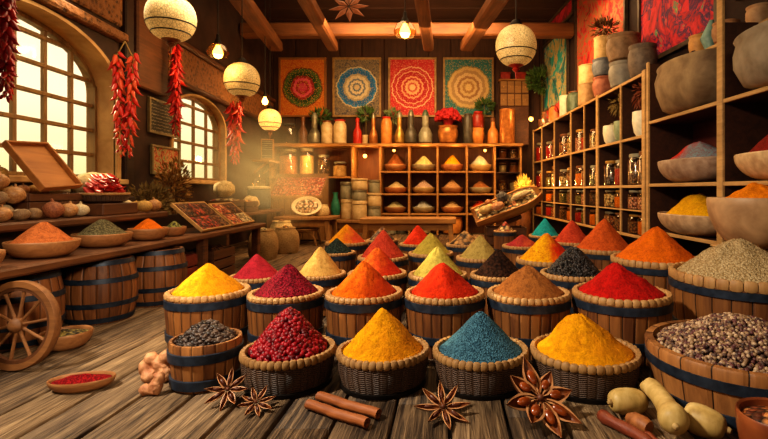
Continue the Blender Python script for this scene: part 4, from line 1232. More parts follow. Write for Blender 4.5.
TOP = [('jar', 288.5, 17, 20, 'glassy', 'dark', 'round glass storage jar with a domed lid, leftmost on the back shelf top'),
       ('bottle', 303, 9.5, 27, 'brown', 'brown', 'slim brown stoneware bottle right of the round glass jar'),
       ('tall', 314.5, 12, 31, 'pewter', 'grey', 'pewter pot with a tall narrow grey neck on the back shelf top'),
       ('jar', 327, 11.5, 23, 'cream', 'brown', 'cream ceramic jar with a dark lid on the back shelf top'),
       ('jar', 340, 13, 24, 'cream', 'red', 'cream jar with a red lid next to the other cream jar'),
       ('bottle', 357.5, 9, 26, 'red', 'red', 'bright red bottle on the back shelf top'),
       ('can', 365, 5.5, 9, 'cream', None, 'tiny pale cup between the red bottle and the copper grinder'),
       ('tall', 373.5, 8.5, 31, 'copper', 'pewter', 'copper based grinder with a tall pewter neck'),
       ('jar', 386.5, 11, 27, 'orange', 'red', 'amber yellow bottle jar with a dark red cap'),
       ('tall', 399.5, 10, 32, 'brass', 'grey', 'polished brass pot with a long tapering neck'),
       ('tall', 411, 12.5, 34, 'dark', 'pewter', 'dark squat pot with a straight pewter neck'),
       ('tall', 425.5, 14, 34, 'grey', 'green', 'wide grey pot with a thick tapering green neck'),
       ('pot', 448, 20, 18, 'copper', None, 'wide copper bowl pot under the ball of red flowers'),
       ('jar', 468, 10, 30, 'dark', 'dark', 'tall dark lidded jar right of the red flowers'),
       ('pot', 478, 12, 16, 'orange', None, 'small orange pot carrying the red vase'),
       ('bottle', 493, 11.5, 26, 'orange', 'brown', 'orange terracotta bottle near the right end of the back shelf')]
for kd, p, w, h, m, lm, lab in TOP:
    k = YM / 470; pr, ld = vprof(kd, w / 2 * k, h * k)
    mat = M_GLASS if m == 'glassy' else CER[m]
    nm = {'jar': 'jar', 'bottle': 'bottle', 'tall': 'necked_pot', 'can': 'cup', 'pot': 'pot'}[kd]
    vessel(nm, lab, nm.replace('_', ' '), (XP(p, 10.58), 10.58, ZT + .001), pr, mat, ld, CER[lm] if lm else None, lname='neck_cap' if kd == 'tall' else 'lid')
k = YM / 470
pr, ld = vprof('jar', 5.5 * k, 16 * k); vessel('vase', 'dark red lacquer vase standing on the small orange pot', 'vase', (XP(478, 10.58), 10.58, ZT + 16 * k + .002), pr, plain('7a1a12', 'a83a24', .3), ld, CER['red'])
# red flower ball
def flowers(label, c, r, n, mat, seed, pot=None):
    b = MB(); rg = random.Random(seed)
    for q in range(n):
        d = Vector((rg.gauss(0, 1), rg.gauss(0, 1), rg.gauss(0, 1))).normalized(); d.z = abs(d.z) * .9 - .25
        b.blob(Vector((d.x * r, d.y * r, d.z * r)) * rg.uniform(.75, 1.02), r * rg.uniform(.1, .17), .3, 3, 7, 5, q)
    b.tube([(0, 0, -r * .8), (0, 0, 0)], [r * .3, r * .5], 8)
    return tag(b.build('flower_bunch', mat, None, c, ang=70), label, 'flowers')
flowers('ball of small bright red flowers in the copper pot on the back shelf', (XP(448, 10.58), 10.58, ZT + 27 * k), 12.5 * k, 260, plain('8f0f14', 'c9282a', .6, 0, 14), 6)
def potted(label, p, py, r, y, base, n=260, seed=1, mat=LEAF, lim=None):
    k = y / 470; b = MB(); c = (XP(p, y), y, base)
    t = thing('potted_plant', label, 'plant', c)
    pr, _ = vprof('pot', 3.8 * k, 10 * k); MB().lathe(pr + [(0, pr[-1][1])], 20).build('pot', CER['brown'], t)
    zc = ZP(py, y) - base
    b.tube([(0, 0, 9 * k), (0, 0, zc)], [.012, .008], 6, 1)
    leafy(b, (0, 0, zc), (r * k, .16, r * k * .75), n, 5.5 * k, 2.2 * k, seed, 0, .4, 0, lim or ((-9, 9), (-.11, .1), (.02, 9)))
    b.build('foliage', [mat, LEAFD], t, smooth=False); return t
YP_ = 10.83
for i, (p, py, r, lab) in enumerate([(321, 117, 9, 'bushy green plant behind the pewter pot on the back shelf'), 
                                     (366, 114, 7, 'feathery grey green plant behind the copper grinder'), (393, 116, 7, 'small green plant behind the brass pot'),
                                     (484.5, 106, 8, 'leafy green plant above the orange jar')]):
    potted(lab, p, py, r, YP_, ZT + .001, 230, 40 + i, plain('5c6b3c', '93a068', .6) if i == 2 else LEAF)
# copper canister, chest and spice drawers at the right end
vessel('canister', 'tall copper canister at the right end of the back shelf', 'canister', (XP(507, 10.53), 10.53, ZT + .001), *[vprof('can', 7.6 * 10.6 / 470, 34 * 10.6 / 470)[0]], plain('9c5a28', 'd08a48', .35, .4))
zc = ZP(106, YM); t = thing('spice_chest', 'small wooden chest of spice drawers at the right end of the back shelf', 'drawers', (XP(514, 10.84), 10.84, ZT + .001))
b = MB(); W = 29 * k; b.box((0, 0, (zc - ZT) / 2), (W, .2, zc - ZT - .002), None, .01); b.build('plinth', M_MIDW, t)
zt = ZP(80, YM); h = zt - zc; b = MB(); b.box((0, .02, zc - ZT + h / 2), (W, .2, h), None, .008); b.build('case', M_MIDW, t)
b = MB(); b.box((0, 0, zt - ZT + .015), (W + .06, .26, .03), None, .006); b.build('top', M_BSH, t)
for i in range(4):
    for j in range(2):
        dw, dh = W / 4 - .02, h / 2 - .03
        b = MB(); b.box((-W / 2 + W * (i + .5) / 4, -.09, zc - ZT + h * (j + .5) / 2), (dw, .02, dh), None, .005); d = b.build('drawer', wood('7a5428', 'ad8048', 0, 1), t)
        b = MB(); b.blob((-W / 2 + W * (i + .5) / 4, -.108, zc - ZT + h * (j + .5) / 2), .016, 0, 1, 8, 6); b.build('knob', CER['brass'], d)
for dx, lab in ((-.2, 'small red lacquer box, left of two on the spice drawers'), (.16, 'small red lacquer box, right of two on the spice drawers')):
    b = MB(); b.box((0, 0, .07), (.22, .18, .14), None, .012); b.box((0, 0, .15), (.235, .195, .025), None, .008)
    tag(b.build('lacquer_box', plain('7a1a12', 'a8301c', .35), None, (XP(514, 10.84) + dx, 10.84, zt + .032)), lab, 'box')
# framed prints on the back wall
def mandala(bg1, bg2, rings, petals, spk, seed=0, rad=.5):
    """rings: list of (radius, colour)"""
    t = NT('mandala print'); v = t.obj(); sp = t.n('ShaderNodeSeparateXYZ'); t.l(v, sp.inputs[0])
    X, Z = sp.outputs[0], sp.outputs[2]
    r = t.math('SQRT', t.math('ADD', t.math('MULTIPLY', X, X), t.math('MULTIPLY', Z, Z))); a = t.math('ARCTAN2', Z, X)
    wv = t.math('MULTIPLY', t.math('SINE', t.math('MULTIPLY', a, float(petals))), .009)
    wv2 = t.math('MULTIPLY', t.math('SINE', t.math('MULTIPLY', a, float(petals * 3.0))), .006)
    n = t.noise(v, 9, 5, 1.2, .7)
    rr = t.math('ADD', r, t.math('ADD', t.math('MULTIPLY', t.math('ADD', wv, wv2), t.math('GREATER_THAN', r, .04)), t.math('MULTIPLY', t.math('SUBTRACT', n, .5), .035)))
    c = t.ramp(rr, [(q, col) for q, col in rings], 'CONSTANT')
    bg = t.ramp(t.noise(v, 7, 6, 2.2, .7), [(.36, bg1), (.5, bg2), (.6, bg1), (.7, spk)])
    col = t.mix(t.math('GREATER_THAN', rr, rad), c, bg)
    s = t.vor(v, 44); s2 = t.vor(v, 44, out='Color')
    col = t.mix(t.math('MULTIPLY', t.math('LESS_THAN', s, .38), t.math('GREATER_THAN', s2, .52)), col, spk)
    return t.pbr(col, .75)
PR = [(278, 326, 57, 117, mandala('c2461c', 'd98428', [(0, 'd0405a'), (.10, 'a81f30'), (.16, 'e0566a'), (.22, '9c2024'), (.28, '2f4a20'), (.36, '4f6a2c'), (.44, '7a3a1c')], 5, 'e0a038', 0, .47), 'orange print of a green wreath round a pink rose', 'a8602c'),
      (332, 381, 57, 117, mandala('22304a', '8f7a58', [(0, 'cdb890'), (.06, '5a6a7a'), (.1, 'd9c8a0'), (.16, '6b7480'), (.2, 'd0be96'), (.27, 'a89878'), (.32, '1f6296'), (.41, '2a78aa'), (.45, 'c9b88c')], 12, 'a8926a', 1, .48), 'dark blue print with a bright blue ring medallion', 'b08a50'),
      (388, 436.5, 57, 117, mandala('a81c24', 'c93434', [(0, 'e0c088'), (.07, 'c24a3a'), (.11, 'dcb078'), (.17, 'b52a2a'), (.22, 'e0a070'), (.26, 'b02028'), (.36, 'e0b080'), (.38, 'b82a2e'), (.46, 'e0b888')], 14, 'e0906a', 2, .485), 'red print with gold concentric medallion', 'b08a50'),
      (443, 494, 57, 117, mandala('1f5a60', '3c7a74', [(0, 'd9b878'), (.08, 'a87a48'), (.14, 'cfae74'), (.2, '9c7048'), (.26, 'd0b07c'), (.33, 'a8855a'), (.4, 'c9a86c'), (.47, '8a7a50')], 10, 'b59a5c', 3, .5), 'teal print with a tan round medallion', 'b08a50')]
for p0, p1, q0, q1, mt, lab, fc in PR:
    y = 10.93; xa, xc = XP(p0, y), XP(p1, y); z1, z0 = ZP(q0, y), ZP(q1, y)
    t = thing('framed_print', lab + ' on the back wall', 'picture', ((xa + xc) / 2, y + .04, z0))
    W, H = xc - xa, z1 - z0; b = MB()
    for zz in (.025, H - .025): b.box((0, 0, zz), (W, .05, .05), None, .008)
    for s in (-1, 1): b.box((s * (W / 2 - .025), 0, H / 2), (.05, .05, H - .1), None, .008)
    b.build('frame', plain('8a6432', fc, .5), t)
    b = MB(); b.add([(-W / 2 + .05, 0, -H / 2 + .05), (W / 2 - .05, 0, -H / 2 + .05), (W / 2 - .05, 0, H / 2 - .05), (-W / 2 + .05, 0, H / 2 - .05)], [(0, 1, 2, 3)])
    o = b.build('print', mt, t, smooth=False); o.location = (0, 0, H / 2)
# jars in the left bay
def gjar(label, loc, R, H, cont, lidm, cat='jar', group=None, lv=.75, name='glass_jar'):
    t = thing(name, label, cat, loc, 0, group)
    MB().lathe([(R * .9, 0), (R, .015), (R, H * .78), (R * .8, H * .88), (R * .78, H * .9)], 24, cap=False).build('glass', M_GLASS, t)
    MB().lathe([(0, .006), (R * .88, .006), (R * .95, .02), (R * .95, H * lv * .95), (R * .6, H * lv), (0, H * lv * 1.02)], 20).build('contents', cont, t)
    MB().lathe([(R * .84, H * .88), (R * .86, H * .9), (R * .86, H * .98), (R * .75, H), (0, H)], 24).build('lid', lidm, t)
    return t
k = YM / 470
for p, w, h, cm, lab in [(288.5, 18, 28, plain('8a4a1c', 'c27a34', .5), 'round amber glass jar in the left back bay'), (307, 14.5, 29, plain('b5a06a', 'd9c890', .6), 'tall cream filled glass jar beside the amber jar'),
                         (324, 12, 22, bits(('6b4a2a', '96703f', '4a2f18'), 26), 'glass jar of brown pods in the left back bay'), (340, 14, 15, plain('a88a5c', 'd0b888', .6), 'short pale jar at the right of the left back bay')]:
    gjar(lab, (XP(p, YM), YM, ZB1 + .001), w / 2 * k, h * k, cm, CER['grey'])
# dim jars in the narrow dark bay right of the pigeonholes
i = 0
for z in (ZP(158, YF), ZP(172, YF), ZP(190, YF)):
    for p in (502.5, 513.5):
        gjar('small dim jar in the narrow bay right of the pigeonholes, %s shelf, %s side' % (['upper', 'middle', 'lower'][i // 2], ['left', 'right'][i % 2]), (XP(p, YM), YM, z + .001), .095, .22, [CER['brown'], bits(('8a6a44', 'b5946a', '5c4024'), 26), CER['grey']][i % 3], CER['brown']); i += 1

# bean stand, table and plate at the back left
y = 9.45; xa, xc = XP(272, y), XP(325, y); zf, zk = ZP(196, y - .3), ZP(176, y + .25)
t = thing('bean_stand', 'tall wooden stand with a sloping bin of pink and red beans at the back left', 'stand', ((xa + xc) / 2, y, 0))
W = xc - xa; b = MB()
M_ST = wood('6b4524', 'a87a44', 2, 1)
n = 9
for i in range(n): b.box((-W / 2 + W * (i + .5) / n, -.28, zf * .5), (W / n - .012, .03, zf - .06), None, .004)
b.build('slatted_front', M_ST, t)
b = MB(); b.box((0, -.28, zf - .02), (W + .04, .06, .06), None, .006); b.build('front_rail', M_BSH, t)
for s in (-1, 1):
    b = MB(); x = s * (W / 2 - .012)
    p_ = [(x, -.26, 0), (x, .26, 0), (x, .26, zk), (x, -.26, zf)]; q_ = [(a - s * .02, c, d) for a, c, d in p_]
    b.add(p_ + q_, [(0, 1, 2, 3), (7, 6, 5, 4), (0, 4, 5, 1), (1, 5, 6, 2), (2, 6, 7, 3), (3, 7, 4, 0)]); b.build('side_panel', M_ST, t)
b = MB(); b.box((0, .27, (zk + .05) / 2), (W, .02, zk + .05)); b.build('back_board', M_ST, t)
def beans(ca, cb, sc=30):
    tt = NT('beans'); v = tt.obj(); d = tt.vor(v, sc); c = tt.vor(v, sc, out='Color'); n_ = tt.noise(v, 1.3, 2)
    f = tt.math('ADD', tt.math('MULTIPLY', c, .6), tt.math('MULTIPLY', n_, .5))
    col = tt.ramp(f, [(.3, '8f2820'), (.5, ca), (.62, cb), (.75, 'e0b08a')])
    return tt.pbr(tt.mix(tt.ramp(d, [(.4, '000000'), (.9, 'ffffff')]), col, '3a120c'), .45, nrm=tt.bump(tt.math('SUBTRACT', 1.0, d), .8, .03))
b = MB(); n = 20; vs = []; fs = []
for i in range(n + 1):
    for j in range(n + 1):
        f, g = i / n, j / n; e = min(1, 5 * min(f, 1 - f, g, 1 - g))
        vs.append((-W / 2 + .04 + (W - .08) * f, -.24 + .49 * g, zf - .03 + (zk - zf) * g + .05 * e + .02 * mnoise.noise(Vector((f * 6, g * 6, 3)))))
for i in range(n):
    for j in range(n): fs.append((i * (n + 1) + j, (i + 1) * (n + 1) + j, (i + 1) * (n + 1) + j + 1, i * (n + 1) + j + 1))
b.add(vs, fs); o = b.build('beans', beans('c2503c', 'd98a6a'), t, ang=80); o['kind'] = 'stuff'
def table(label, x0, x1, y0, y1, z, th=.06, mat=M_ST, arch=False, name='wooden_table'):
    t = thing(name, label, 'table', ((x0 + x1) / 2, (y0 + y1) / 2, 0)); W, D = x1 - x0, y1 - y0
    b = MB(); b.box((0, 0, z - th / 2), (W, D, th), None, .01); b.build('table_top', mat, t)
    for s in (-1, 1): MB().box((0, s * (D / 2 - .08), z - th - .06), (W - .2, .03, .11), None, .004).build('apron', mat, t)
    for sx in (-1, 1):
        for sy in (-1, 1):
            b = MB(); b.beam((sx * (W / 2 - .1), sy * (D / 2 - .08), z - th), (sx * (W / 2 - .06), sy * (D / 2 - .06), 0), .08, .08, .01); b.build('leg', mat, t)
    return t
xa, xc = XP(279, 8.55), XP(335, 8.55)
ZTB = ZP(217, 8.3); table('small plank table with splayed legs at the back left, holding a plate of beans', xa, xc, 8.3, 8.95, ZTB)
t = thing('stool', 'low stool with an arched bentwood brace under the back left table', 'stool', ((xa + xc) / 2 - .02, 8.6, 0))
b = MB(); b.lathe([(0, .27), (.22, .27), (.23, .285), (.22, .3), (0, .3)], 28); b.build('seat', M_ST, t)
for s in (-1, 1):
    for q in (-1, 1):
        b = MB(); b.tube([(s * .14, q * .12, .27), (s * .22, q * .16, 0)], .018, 8); b.build('leg', M_ST, t)
b = MB(); b.tube([(-.22, -.16, .06), (-.15, -.15, .18), (0, -.14, .25), (.15, -.15, .18), (.22, -.16, .06)], .012, 8); b.build('bentwood_brace', M_ST, t)
x, y = XP(307, 8.6), 8.6
t = thing('bean_plate', 'round white plate of beans propped upright on the back left table', 'plate', (x, y, ZTB + .001)); 
b = MB(); b.lathe([(0, 0), (.2, .0), (.27, .03), (.275, .04), (.26, .042), (.2, .016), (0, .016)], 40, sy=.68); o = b.build('plate', plain('c9b890', 'e6dab8', .4), t); o.rotation_euler = (1.15, 0, 0); o.location = (0, 0, .175)
b = MB(); b.lathe([(.215, .017), (.15, .045), (0, .055)], 32, sy=.66); o = b.build('beans', bits(('d9bc98', 'c9a07a', 'ecd9b8', 'b8845f'), 24), t); o.rotation_euler = (1.15, 0, 0); o.location = (0, 0, .175); o['kind'] = 'stuff'
b = MB(); b.beam((0, .04, .12), (0, .16, .004), .08, .02); b.build('prop', M_ST, t)
sack('pale sack of grain standing behind the bean plate on the table', (XP(322, 8.72), 8.72, ZTB + .001), .13, .2, BURP)
# green vase and stacked jars on a bench
ZBN = ZP(219, 9.75); table('low bench carrying the stacked ceramic jars before the back shelf', XP(330.5, 9.75), XP(382, 9.75), 9.39, 10.02, ZBN, name='wooden_bench')
y = 9.75; k = y / 470
pr, _ = vprof('vase', 5 * k, 27 * k); vessel('vase', 'glossy green vase left of the stacked jars', 'vase', (XP(335.5, y), y, ZBN + .001), pr, CER['teal'])
STK = [(347.5, 9.75, [(13, 20, 'cream'), (14, 17, 'grey')]), (359.5, 9.57, [(15, 19, 'cream'), (14.5, 11, 'grey'), (16, 11, 'cream')]), (374, 9.75, [(14, 13, 'grey'), (15, 13, 'cream'), (12, 13, 'grey')])]
for si, (p, y, lst) in enumerate(STK):
    z = ZBN + .001; k = y / 470
    for li, (w, h, m) in enumerate(lst):
        r, H = w / 2 * k, h * k
        t = thing('ceramic_jar', '%s ceramic jar, %s of the %s stack on the low bench' % ({'cream': 'cream', 'grey': 'greyish'}[m], ['bottom', 'second', 'top'][li], ['left', 'middle', 'right'][si]), 'jar', (XP(p, y), y, z), 0)
        MB().lathe([(r * .9, 0), (r * .98, .02), (r, H * .5), (r * .95, H * .78), (r * .85, H * .8), (0, H * .8)], 28).build('body', CER[m], t)
        MB().lathe([(r * .9, H * .8), (r * 1.02, H * .82), (r * 1.02, H * .96), (r * .96, H * .995), (0, H * .995)], 28).build('lid', plain('a88a5c', 'd3b98a', .5) if m == 'cream' else CER['pewter'], t)
        z += H + .001
# bowls and jars in the low row of pigeonholes
ZR4 = ZP(241, YF)
for p, w, h, kd, m, lab in [(390.5, 12, 14, 'jar', 'grey', 'grey lidded jar in the lowest row of pigeonholes'), (401, 9, 11, 'can', 'dark', 'small dark cup beside the grey jar in the lowest row'), (422, 20, 20, 'pot', 'cream', 'cream pot in the lowest row of pigeonholes'), (452, 22, 21, 'pot', 'orange', 'wide terracotta pot in the lowest row of pigeonholes')]:
    k = YM / 470; pr, ld = vprof(kd, w / 2 * k, (h + 1) * k * .8)
    vessel('jar' if kd == 'jar' else 'pot' if kd == 'pot' else 'cup', lab, 'pot', (XP(p, YM), YM, 0.001), [(a, c) for a, c in pr], CER[m], ld, CER['brown'])
# long table, its end, and the wooden scoop
ZLT = ZP(218, 7.9)
table('long low plank table behind the tubs, before the pigeonholes', XP(361, 7.9), XP(456, 7.9), 7.75, 8.35, ZLT, .09, M_BSH)
sx, sy = .93, 7.55
crate('crate', 'wooden crate stand under the long carved scoop', (sx - .05, sy, 0), (.62, .5, .42), M_MIDW, 0, 3)
t = thing('scoop_trough', 'long carved wooden trough tipped up to the right, full of dried pieces', 'trough', (sx, sy, .54)); t.rotation_euler = (.5, -.38, 0)
b = MB(); n = 20; m = 10; vs = []; fs = []; L = 1.12
def trp(f, a, inner=0):
    w = (.27 - .05 * (1 - f)) * (1 - .55 * max(0, (f - .7) / .3) ** 2) - inner; d = (.26 * (.55 + .45 * math.sin(PI * min(1, f * .8 + .1)))) - inner
    return ((f - .45) * L * (1 - inner * .08), -w * math.cos(a), .30 - d * math.sin(a) ** .8)
for inner in (0, .025):
    for i in range(n + 1):
        for j in range(m + 1): vs.append(trp(i / n, PI * j / m, inner))
K = (n + 1) * (m + 1)
for i in range(n):
    for j in range(m):
        a = i * (m + 1) + j; q = (a, a + 1, a + m + 2, a + m + 1); fs.append(q); fs.append(tuple(K + x_ for x_ in q[::-1]))
    for j in (0, m):
        a = i * (m + 1) + j; fs.append((a, a + m + 1, K + a + m + 1, K + a))
for i in (0, n):
    for j in range(m):
        a = i * (m + 1) + j; fs.append((a, a + 1, K + a + 1, K + a))
    fs.append([i * (m + 1) + j for j in range(m + 1)]); fs.append([K + i * (m + 1) + j for j in range(m + 1)])
b.add(vs, fs); b.build('trough_body', wood('8a5428', 'cf9450', 0, 1, .45), t)
b = MB(); b.box((.05, 0, .02), (.3, .28, .06), Matrix.Rotation(.0, 3, 'Y'), .01); b.build('foot', M_MIDW, t)
b = MB(); rgx = random.Random(3); 
vs = []; fs = []
for i in range(15):
    for j in range(9):
        f = .05 + .88 * i / 14; g = -1 + 2 * j / 8; q = trp(f, PI / 2, .03); w = -trp(f, 0, .035)[1]
        vs.append((q[0], g * w, .285 + .03 * mnoise.noise(Vector((f * 9, g * 4, 2)))))
for i in range(14):
    for j in range(8): fs.append((i * 9 + j, (i + 1) * 9 + j, (i + 1) * 9 + j + 1, i * 9 + j + 1))
b.add(vs, fs); o = b.build('dried_pieces', bits(('b8945c', '8a6a3c', 'd9c08a', '6b5a34', 'c27a4a'), 18), t, ang=80); o['kind'] = 'stuff'
# things lying in the scoop
import itertools
Rt = t.rotation_euler.to_matrix()
def inscoop(v): return Rt @ Vector(v) + Vector((sx, sy, .54))
def lump(name, label, cat, v, r, mat, seed, amp=.25):
    return tag(MB().blob((0, 0, 0), r, amp, 2.2, 18, 12, seed, Rt).build(name, mat, None, inscoop(v), ang=70), label, cat)
lump('cream_root', 'smooth cream root lying in the low end of the scoop', 'root', (-.28, -.08, .375), (.13, .07, .06), SQ, 3)
lump('orange_root', 'peach orange root piece beside the cream root in the scoop', 'root', (-.1, -.13, .38), (.1, .06, .06), G, 4)
lump('dark_cluster', 'dark grey knobbly cluster in the middle of the scoop', 'spice', (.03, .02, .41), (.09, .09, .08), plain('2c2622', '6b625a', .5, 0, 30), 5, .6)
lump('pale_bark', 'long pale bark curl in the raised end of the scoop', 'bark', (.32, -.04, .355), (.17, .05, .05), BURP, 6)
lump('brown_nut', 'round brown nut in the low end of the scoop', 'nut', (-.2, .12, .345), (.06, .06, .05), NUT, 7, .1)
# dried flower spray glowing behind the scoop
b = MB(); leafy(b, (0, 0, .95), (.16, .16, .30), 420, .12, .035, 9, 0, .6)
for i in range(14): b.tube([(0, 0, .3), (rnd(-.12, .12), rnd(-.1, .1), .7), (rnd(-.2, .2), rnd(-.15, .15), 1.1)], .006, 5, 0)
t = thing('flower_vase', 'vase of golden dried grasses glowing behind the scoop', 'flowers', (XP(524, 9.7), 9.7, 0))
b.build('dried_grasses', plain('b58a2c', 'e8c864', .7), t, smooth=False)
pr, _ = vprof('pot', .16, .62); MB().lathe(pr + [(0, .55)], 28).build('pot', CER['brown'], t)
# corner bracket shelf with slate
y = 9.95
t = thing('wall_bracket_shelf', 'small bracket shelf on the left wall in the back corner', 'shelf', (WL(y) + .2, y, 1.58))
b = MB(); b.box((0, 0, .02), (.36, .62, .04), None, .006); b.build('shelf_board', M_BSH, t)
for s in (-1, 1): b = MB(); b.beam((.12, s * .24, 0), (-.16, s * .24, -.22), .03, .04); b.build('bracket', M_BSH, t)
t = thing('slate_board', 'small framed slate standing on the corner bracket shelf', 'board', (WL(y) + .22, y, 1.622), 0); t.rotation_euler = (0, 0, .25)
b = MB(); b.box((0, 0, .23), (.26, .03, .46), None, .008); b.build('frame', M_BSH, t)
b = MB(); b.box((0, -.018, .24), (.2, .008, .38)); b.build('slate', chalk(2), t)
# ------------------------------------------------------------------ right-hand shelving
LV_S = [2.36, 1.64, 1.06, .76, .46]                  # board tops, small unit
YS = [2.55 / ((p - 450) / 470 + .06) for p in (643.5, 620.5, 597, 584, 570.5, 554, 541.5, 533)]
TH = .035
ANG = math.atan(.06)
def dirv(): return Vector((-.06, 1, 0)).normalized()
def out(y, o, z): return Vector((SH(y) + o, y, z))        # o > 0 goes back toward the wall
def unit(name, label, ys, levels, depth, thick_posts, backm, thin=(), ledge=False):
    y0, y1 = min(ys), max(ys); ym = (y0 + y1) / 2
    t = thing(name, label, 'shelf', (SH(ym), ym, 0))
    def fin(b, nm, m):
        o = b.build(nm, m, t); o.location = -Vector(t.location); return o
    for i, z in enumerate(levels):
        th = .018 if z in thin else TH
        o0, dd = (depth - .2, .2) if (ledge and i == 0) else (0, depth)
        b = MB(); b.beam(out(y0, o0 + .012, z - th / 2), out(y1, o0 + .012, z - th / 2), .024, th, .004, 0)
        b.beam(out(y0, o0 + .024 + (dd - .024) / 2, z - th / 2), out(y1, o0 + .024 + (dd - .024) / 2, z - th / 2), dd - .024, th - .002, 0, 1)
        fin(b, 'shelf_board', [M_SHELFW, M_SHELFB])  # darker deep part paints in the shade inside; lit tone only at front
    for y in ys:
        w = (.085 if y != max(ys) else .05) if y in thick_posts else .032
        zt = levels[0] + (.02 if y in thick_posts else .0)
        if ledge and y != max(ys): zt = 3.4
        zb = levels[-1] - (.455 if y in thick_posts else .035)
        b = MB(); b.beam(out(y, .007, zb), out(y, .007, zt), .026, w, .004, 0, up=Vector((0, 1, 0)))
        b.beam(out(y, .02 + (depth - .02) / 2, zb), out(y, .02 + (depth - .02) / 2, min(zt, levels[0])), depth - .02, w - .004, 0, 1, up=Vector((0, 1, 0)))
        fin(b, 'upright', [M_SHELFW, M_SHELFB])  # same painted shade behind the bright front strip
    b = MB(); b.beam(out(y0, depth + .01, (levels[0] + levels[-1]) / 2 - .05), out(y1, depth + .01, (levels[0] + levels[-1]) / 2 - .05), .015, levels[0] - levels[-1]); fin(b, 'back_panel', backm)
    return t
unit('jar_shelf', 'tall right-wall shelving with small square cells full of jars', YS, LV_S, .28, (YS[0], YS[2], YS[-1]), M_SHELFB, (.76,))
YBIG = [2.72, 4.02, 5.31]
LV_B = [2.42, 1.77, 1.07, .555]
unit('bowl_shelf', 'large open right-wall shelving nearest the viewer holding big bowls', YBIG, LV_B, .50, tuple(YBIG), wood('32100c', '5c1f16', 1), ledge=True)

# ---- big bowls
bs = bpy.data.objects['bowl_shelf']
b = MB(); b.beam(out(3.36, .0, .566), out(3.72, .0, .566), .56, .018, .004); o = b.build('pull_out_board', M_SHELFW, bs); o.location = -Vector(bs.location)
STONE = plain('6b5238', 'a08560', .75, 0, 5, .5); STONE2 = plain('7a6a54', 'a89880', .75, 0, 5, .5)
def bigbowl(name, y, off, z, R, H, mat, lab, foot=.42, sy=1.75):
    p = out(y, off, z + .001); return bowl(name, lab, 'bowl', p, R, H, mat, foot=foot, th=.018, sy=sy, rotz=ANG), p
def heap_in(p, R, H, h, mat, lab, seed, cat='spice', flat=.22, kind=None, sy=1.75):
    return fill('spice_heap', lab, cat, (p.x, p.y, p.z + H - .03), R - .035, h, mat, sy=sy, rotz=ANG, seed=seed, lump=.02, flat=flat, kind=kind)
_, p = bigbowl('bowl', 4.66, .19, 1.07, .31, .22, plain('8a6a52', 'b59a80', .5), 'wide bowl of red and blue grey powder on the middle of the large shelves')
heap_in(p, .31, .22, .22, Y_('c9301c', '8f1a10', '7a969c', -2.2, axis=1), 'half red, half blue grey powder heaped in the middle bowl of the large shelves', 71)
_, p = bigbowl('bowl', 4.66, .19, .555, .31, .20, plain('9c7a58', 'cfae86', .45), 'wide pale wooden bowl of yellow powder on the lowest large shelf')
heap_in(p, .31, .20, .24, Y_('e8ae0c', 'b57404', 'd98a10', 1.2), 'golden yellow powder in the pale bowl on the lowest large shelf', 72)
_, p = bigbowl('bowl', 3.47, -.07, .575, .335, .36, plain('8f6a48', 'c9a074', .5, 0, 5, .3), 'very large wooden bowl heaped with orange powder at the right edge', .34, 1.0)
heap_in(p, .335, .34, .165, Y_('e8860a', 'b05803'), 'bright orange powder heaped in the very large bowl at the right edge', 73, flat=.14, sy=1.0)
_, p = bigbowl('bowl', 3.42, .17, 1.07, .30, .2, plain('a8845c', 'd9ba8c', .5), 'pale bowl of dark red powder above the very large orange bowl')
heap_in(p, .30, .2, .28, Y_('8f2418', '541008'), 'dark red powder in the pale bowl above the orange one', 74)
# rough stone-like crocks on the upper level
def crock(label, y, off, z, R, H, mat, seed, name='stone_crock'):
    p = out(y, off, z + .001)
    b = MB(); pr = [(R * .55, 0), (R * .8, H * .12), (R * .97, H * .45), (R, H * .7), (R * .94, H * .9), (R * .98, H * .97), (R * .96, H), (R * .84, H), (R * .82, H * .85), (R * .8, H * .5), (0, H * .45)]
    n = 40; vs = []; fs = []; k = len(pr)
    for i in range(n):
        a = 2 * PI * i / n
        for r, z_ in pr:
            q = 1 + .05 * mnoise.noise(Vector((math.cos(a) * 2, math.sin(a) * 2, z_ * 5 + seed)))
            vs.append((r * math.cos(a) * q - r * math.sin(a) * q * 1.6 * .06, r * math.sin(a) * q * 1.6, z_))
    for i in range(n):
        q = (i + 1) % n
        for j in range(k - 1): fs.append((i * k + j, q * k + j, q * k + j + 1, i * k + j + 1))
    fs.append([i * k for i in range(n)][::-1]); b.add(vs, fs)
    return tag(b.build(name, mat, None, p, ang=60), label, 'crock')
crock('huge rough stone crock on the upper level of the large shelves', 4.66, .17, 1.77, .32, .50, STONE, 1)
fill('dried_roots', 'brown dried roots filling the huge stone crock', 'roots', out(4.66, .17, 1.77 + .43), .22, .16, bits(('8a5a34', 'b5854f', '6b3a24', 'c9a06a'), 14), 1.6, ANG, flat=.3, lump=.05, kind='stuff')
crock('grey stone crock on the upper level at the right photo edge', 3.42, .17, 1.77, .32, .42, STONE2, 2)
fill('dried_leaves', 'dark dried leaves filling the grey stone crock', 'leaves', out(3.42, .17, 1.77 + .35), .22, .17, bits(('3c3a24', '5c5834', '2a2a1c', '7a7450'), 16), 1.6, ANG, flat=.3, lump=.05, kind='stuff')
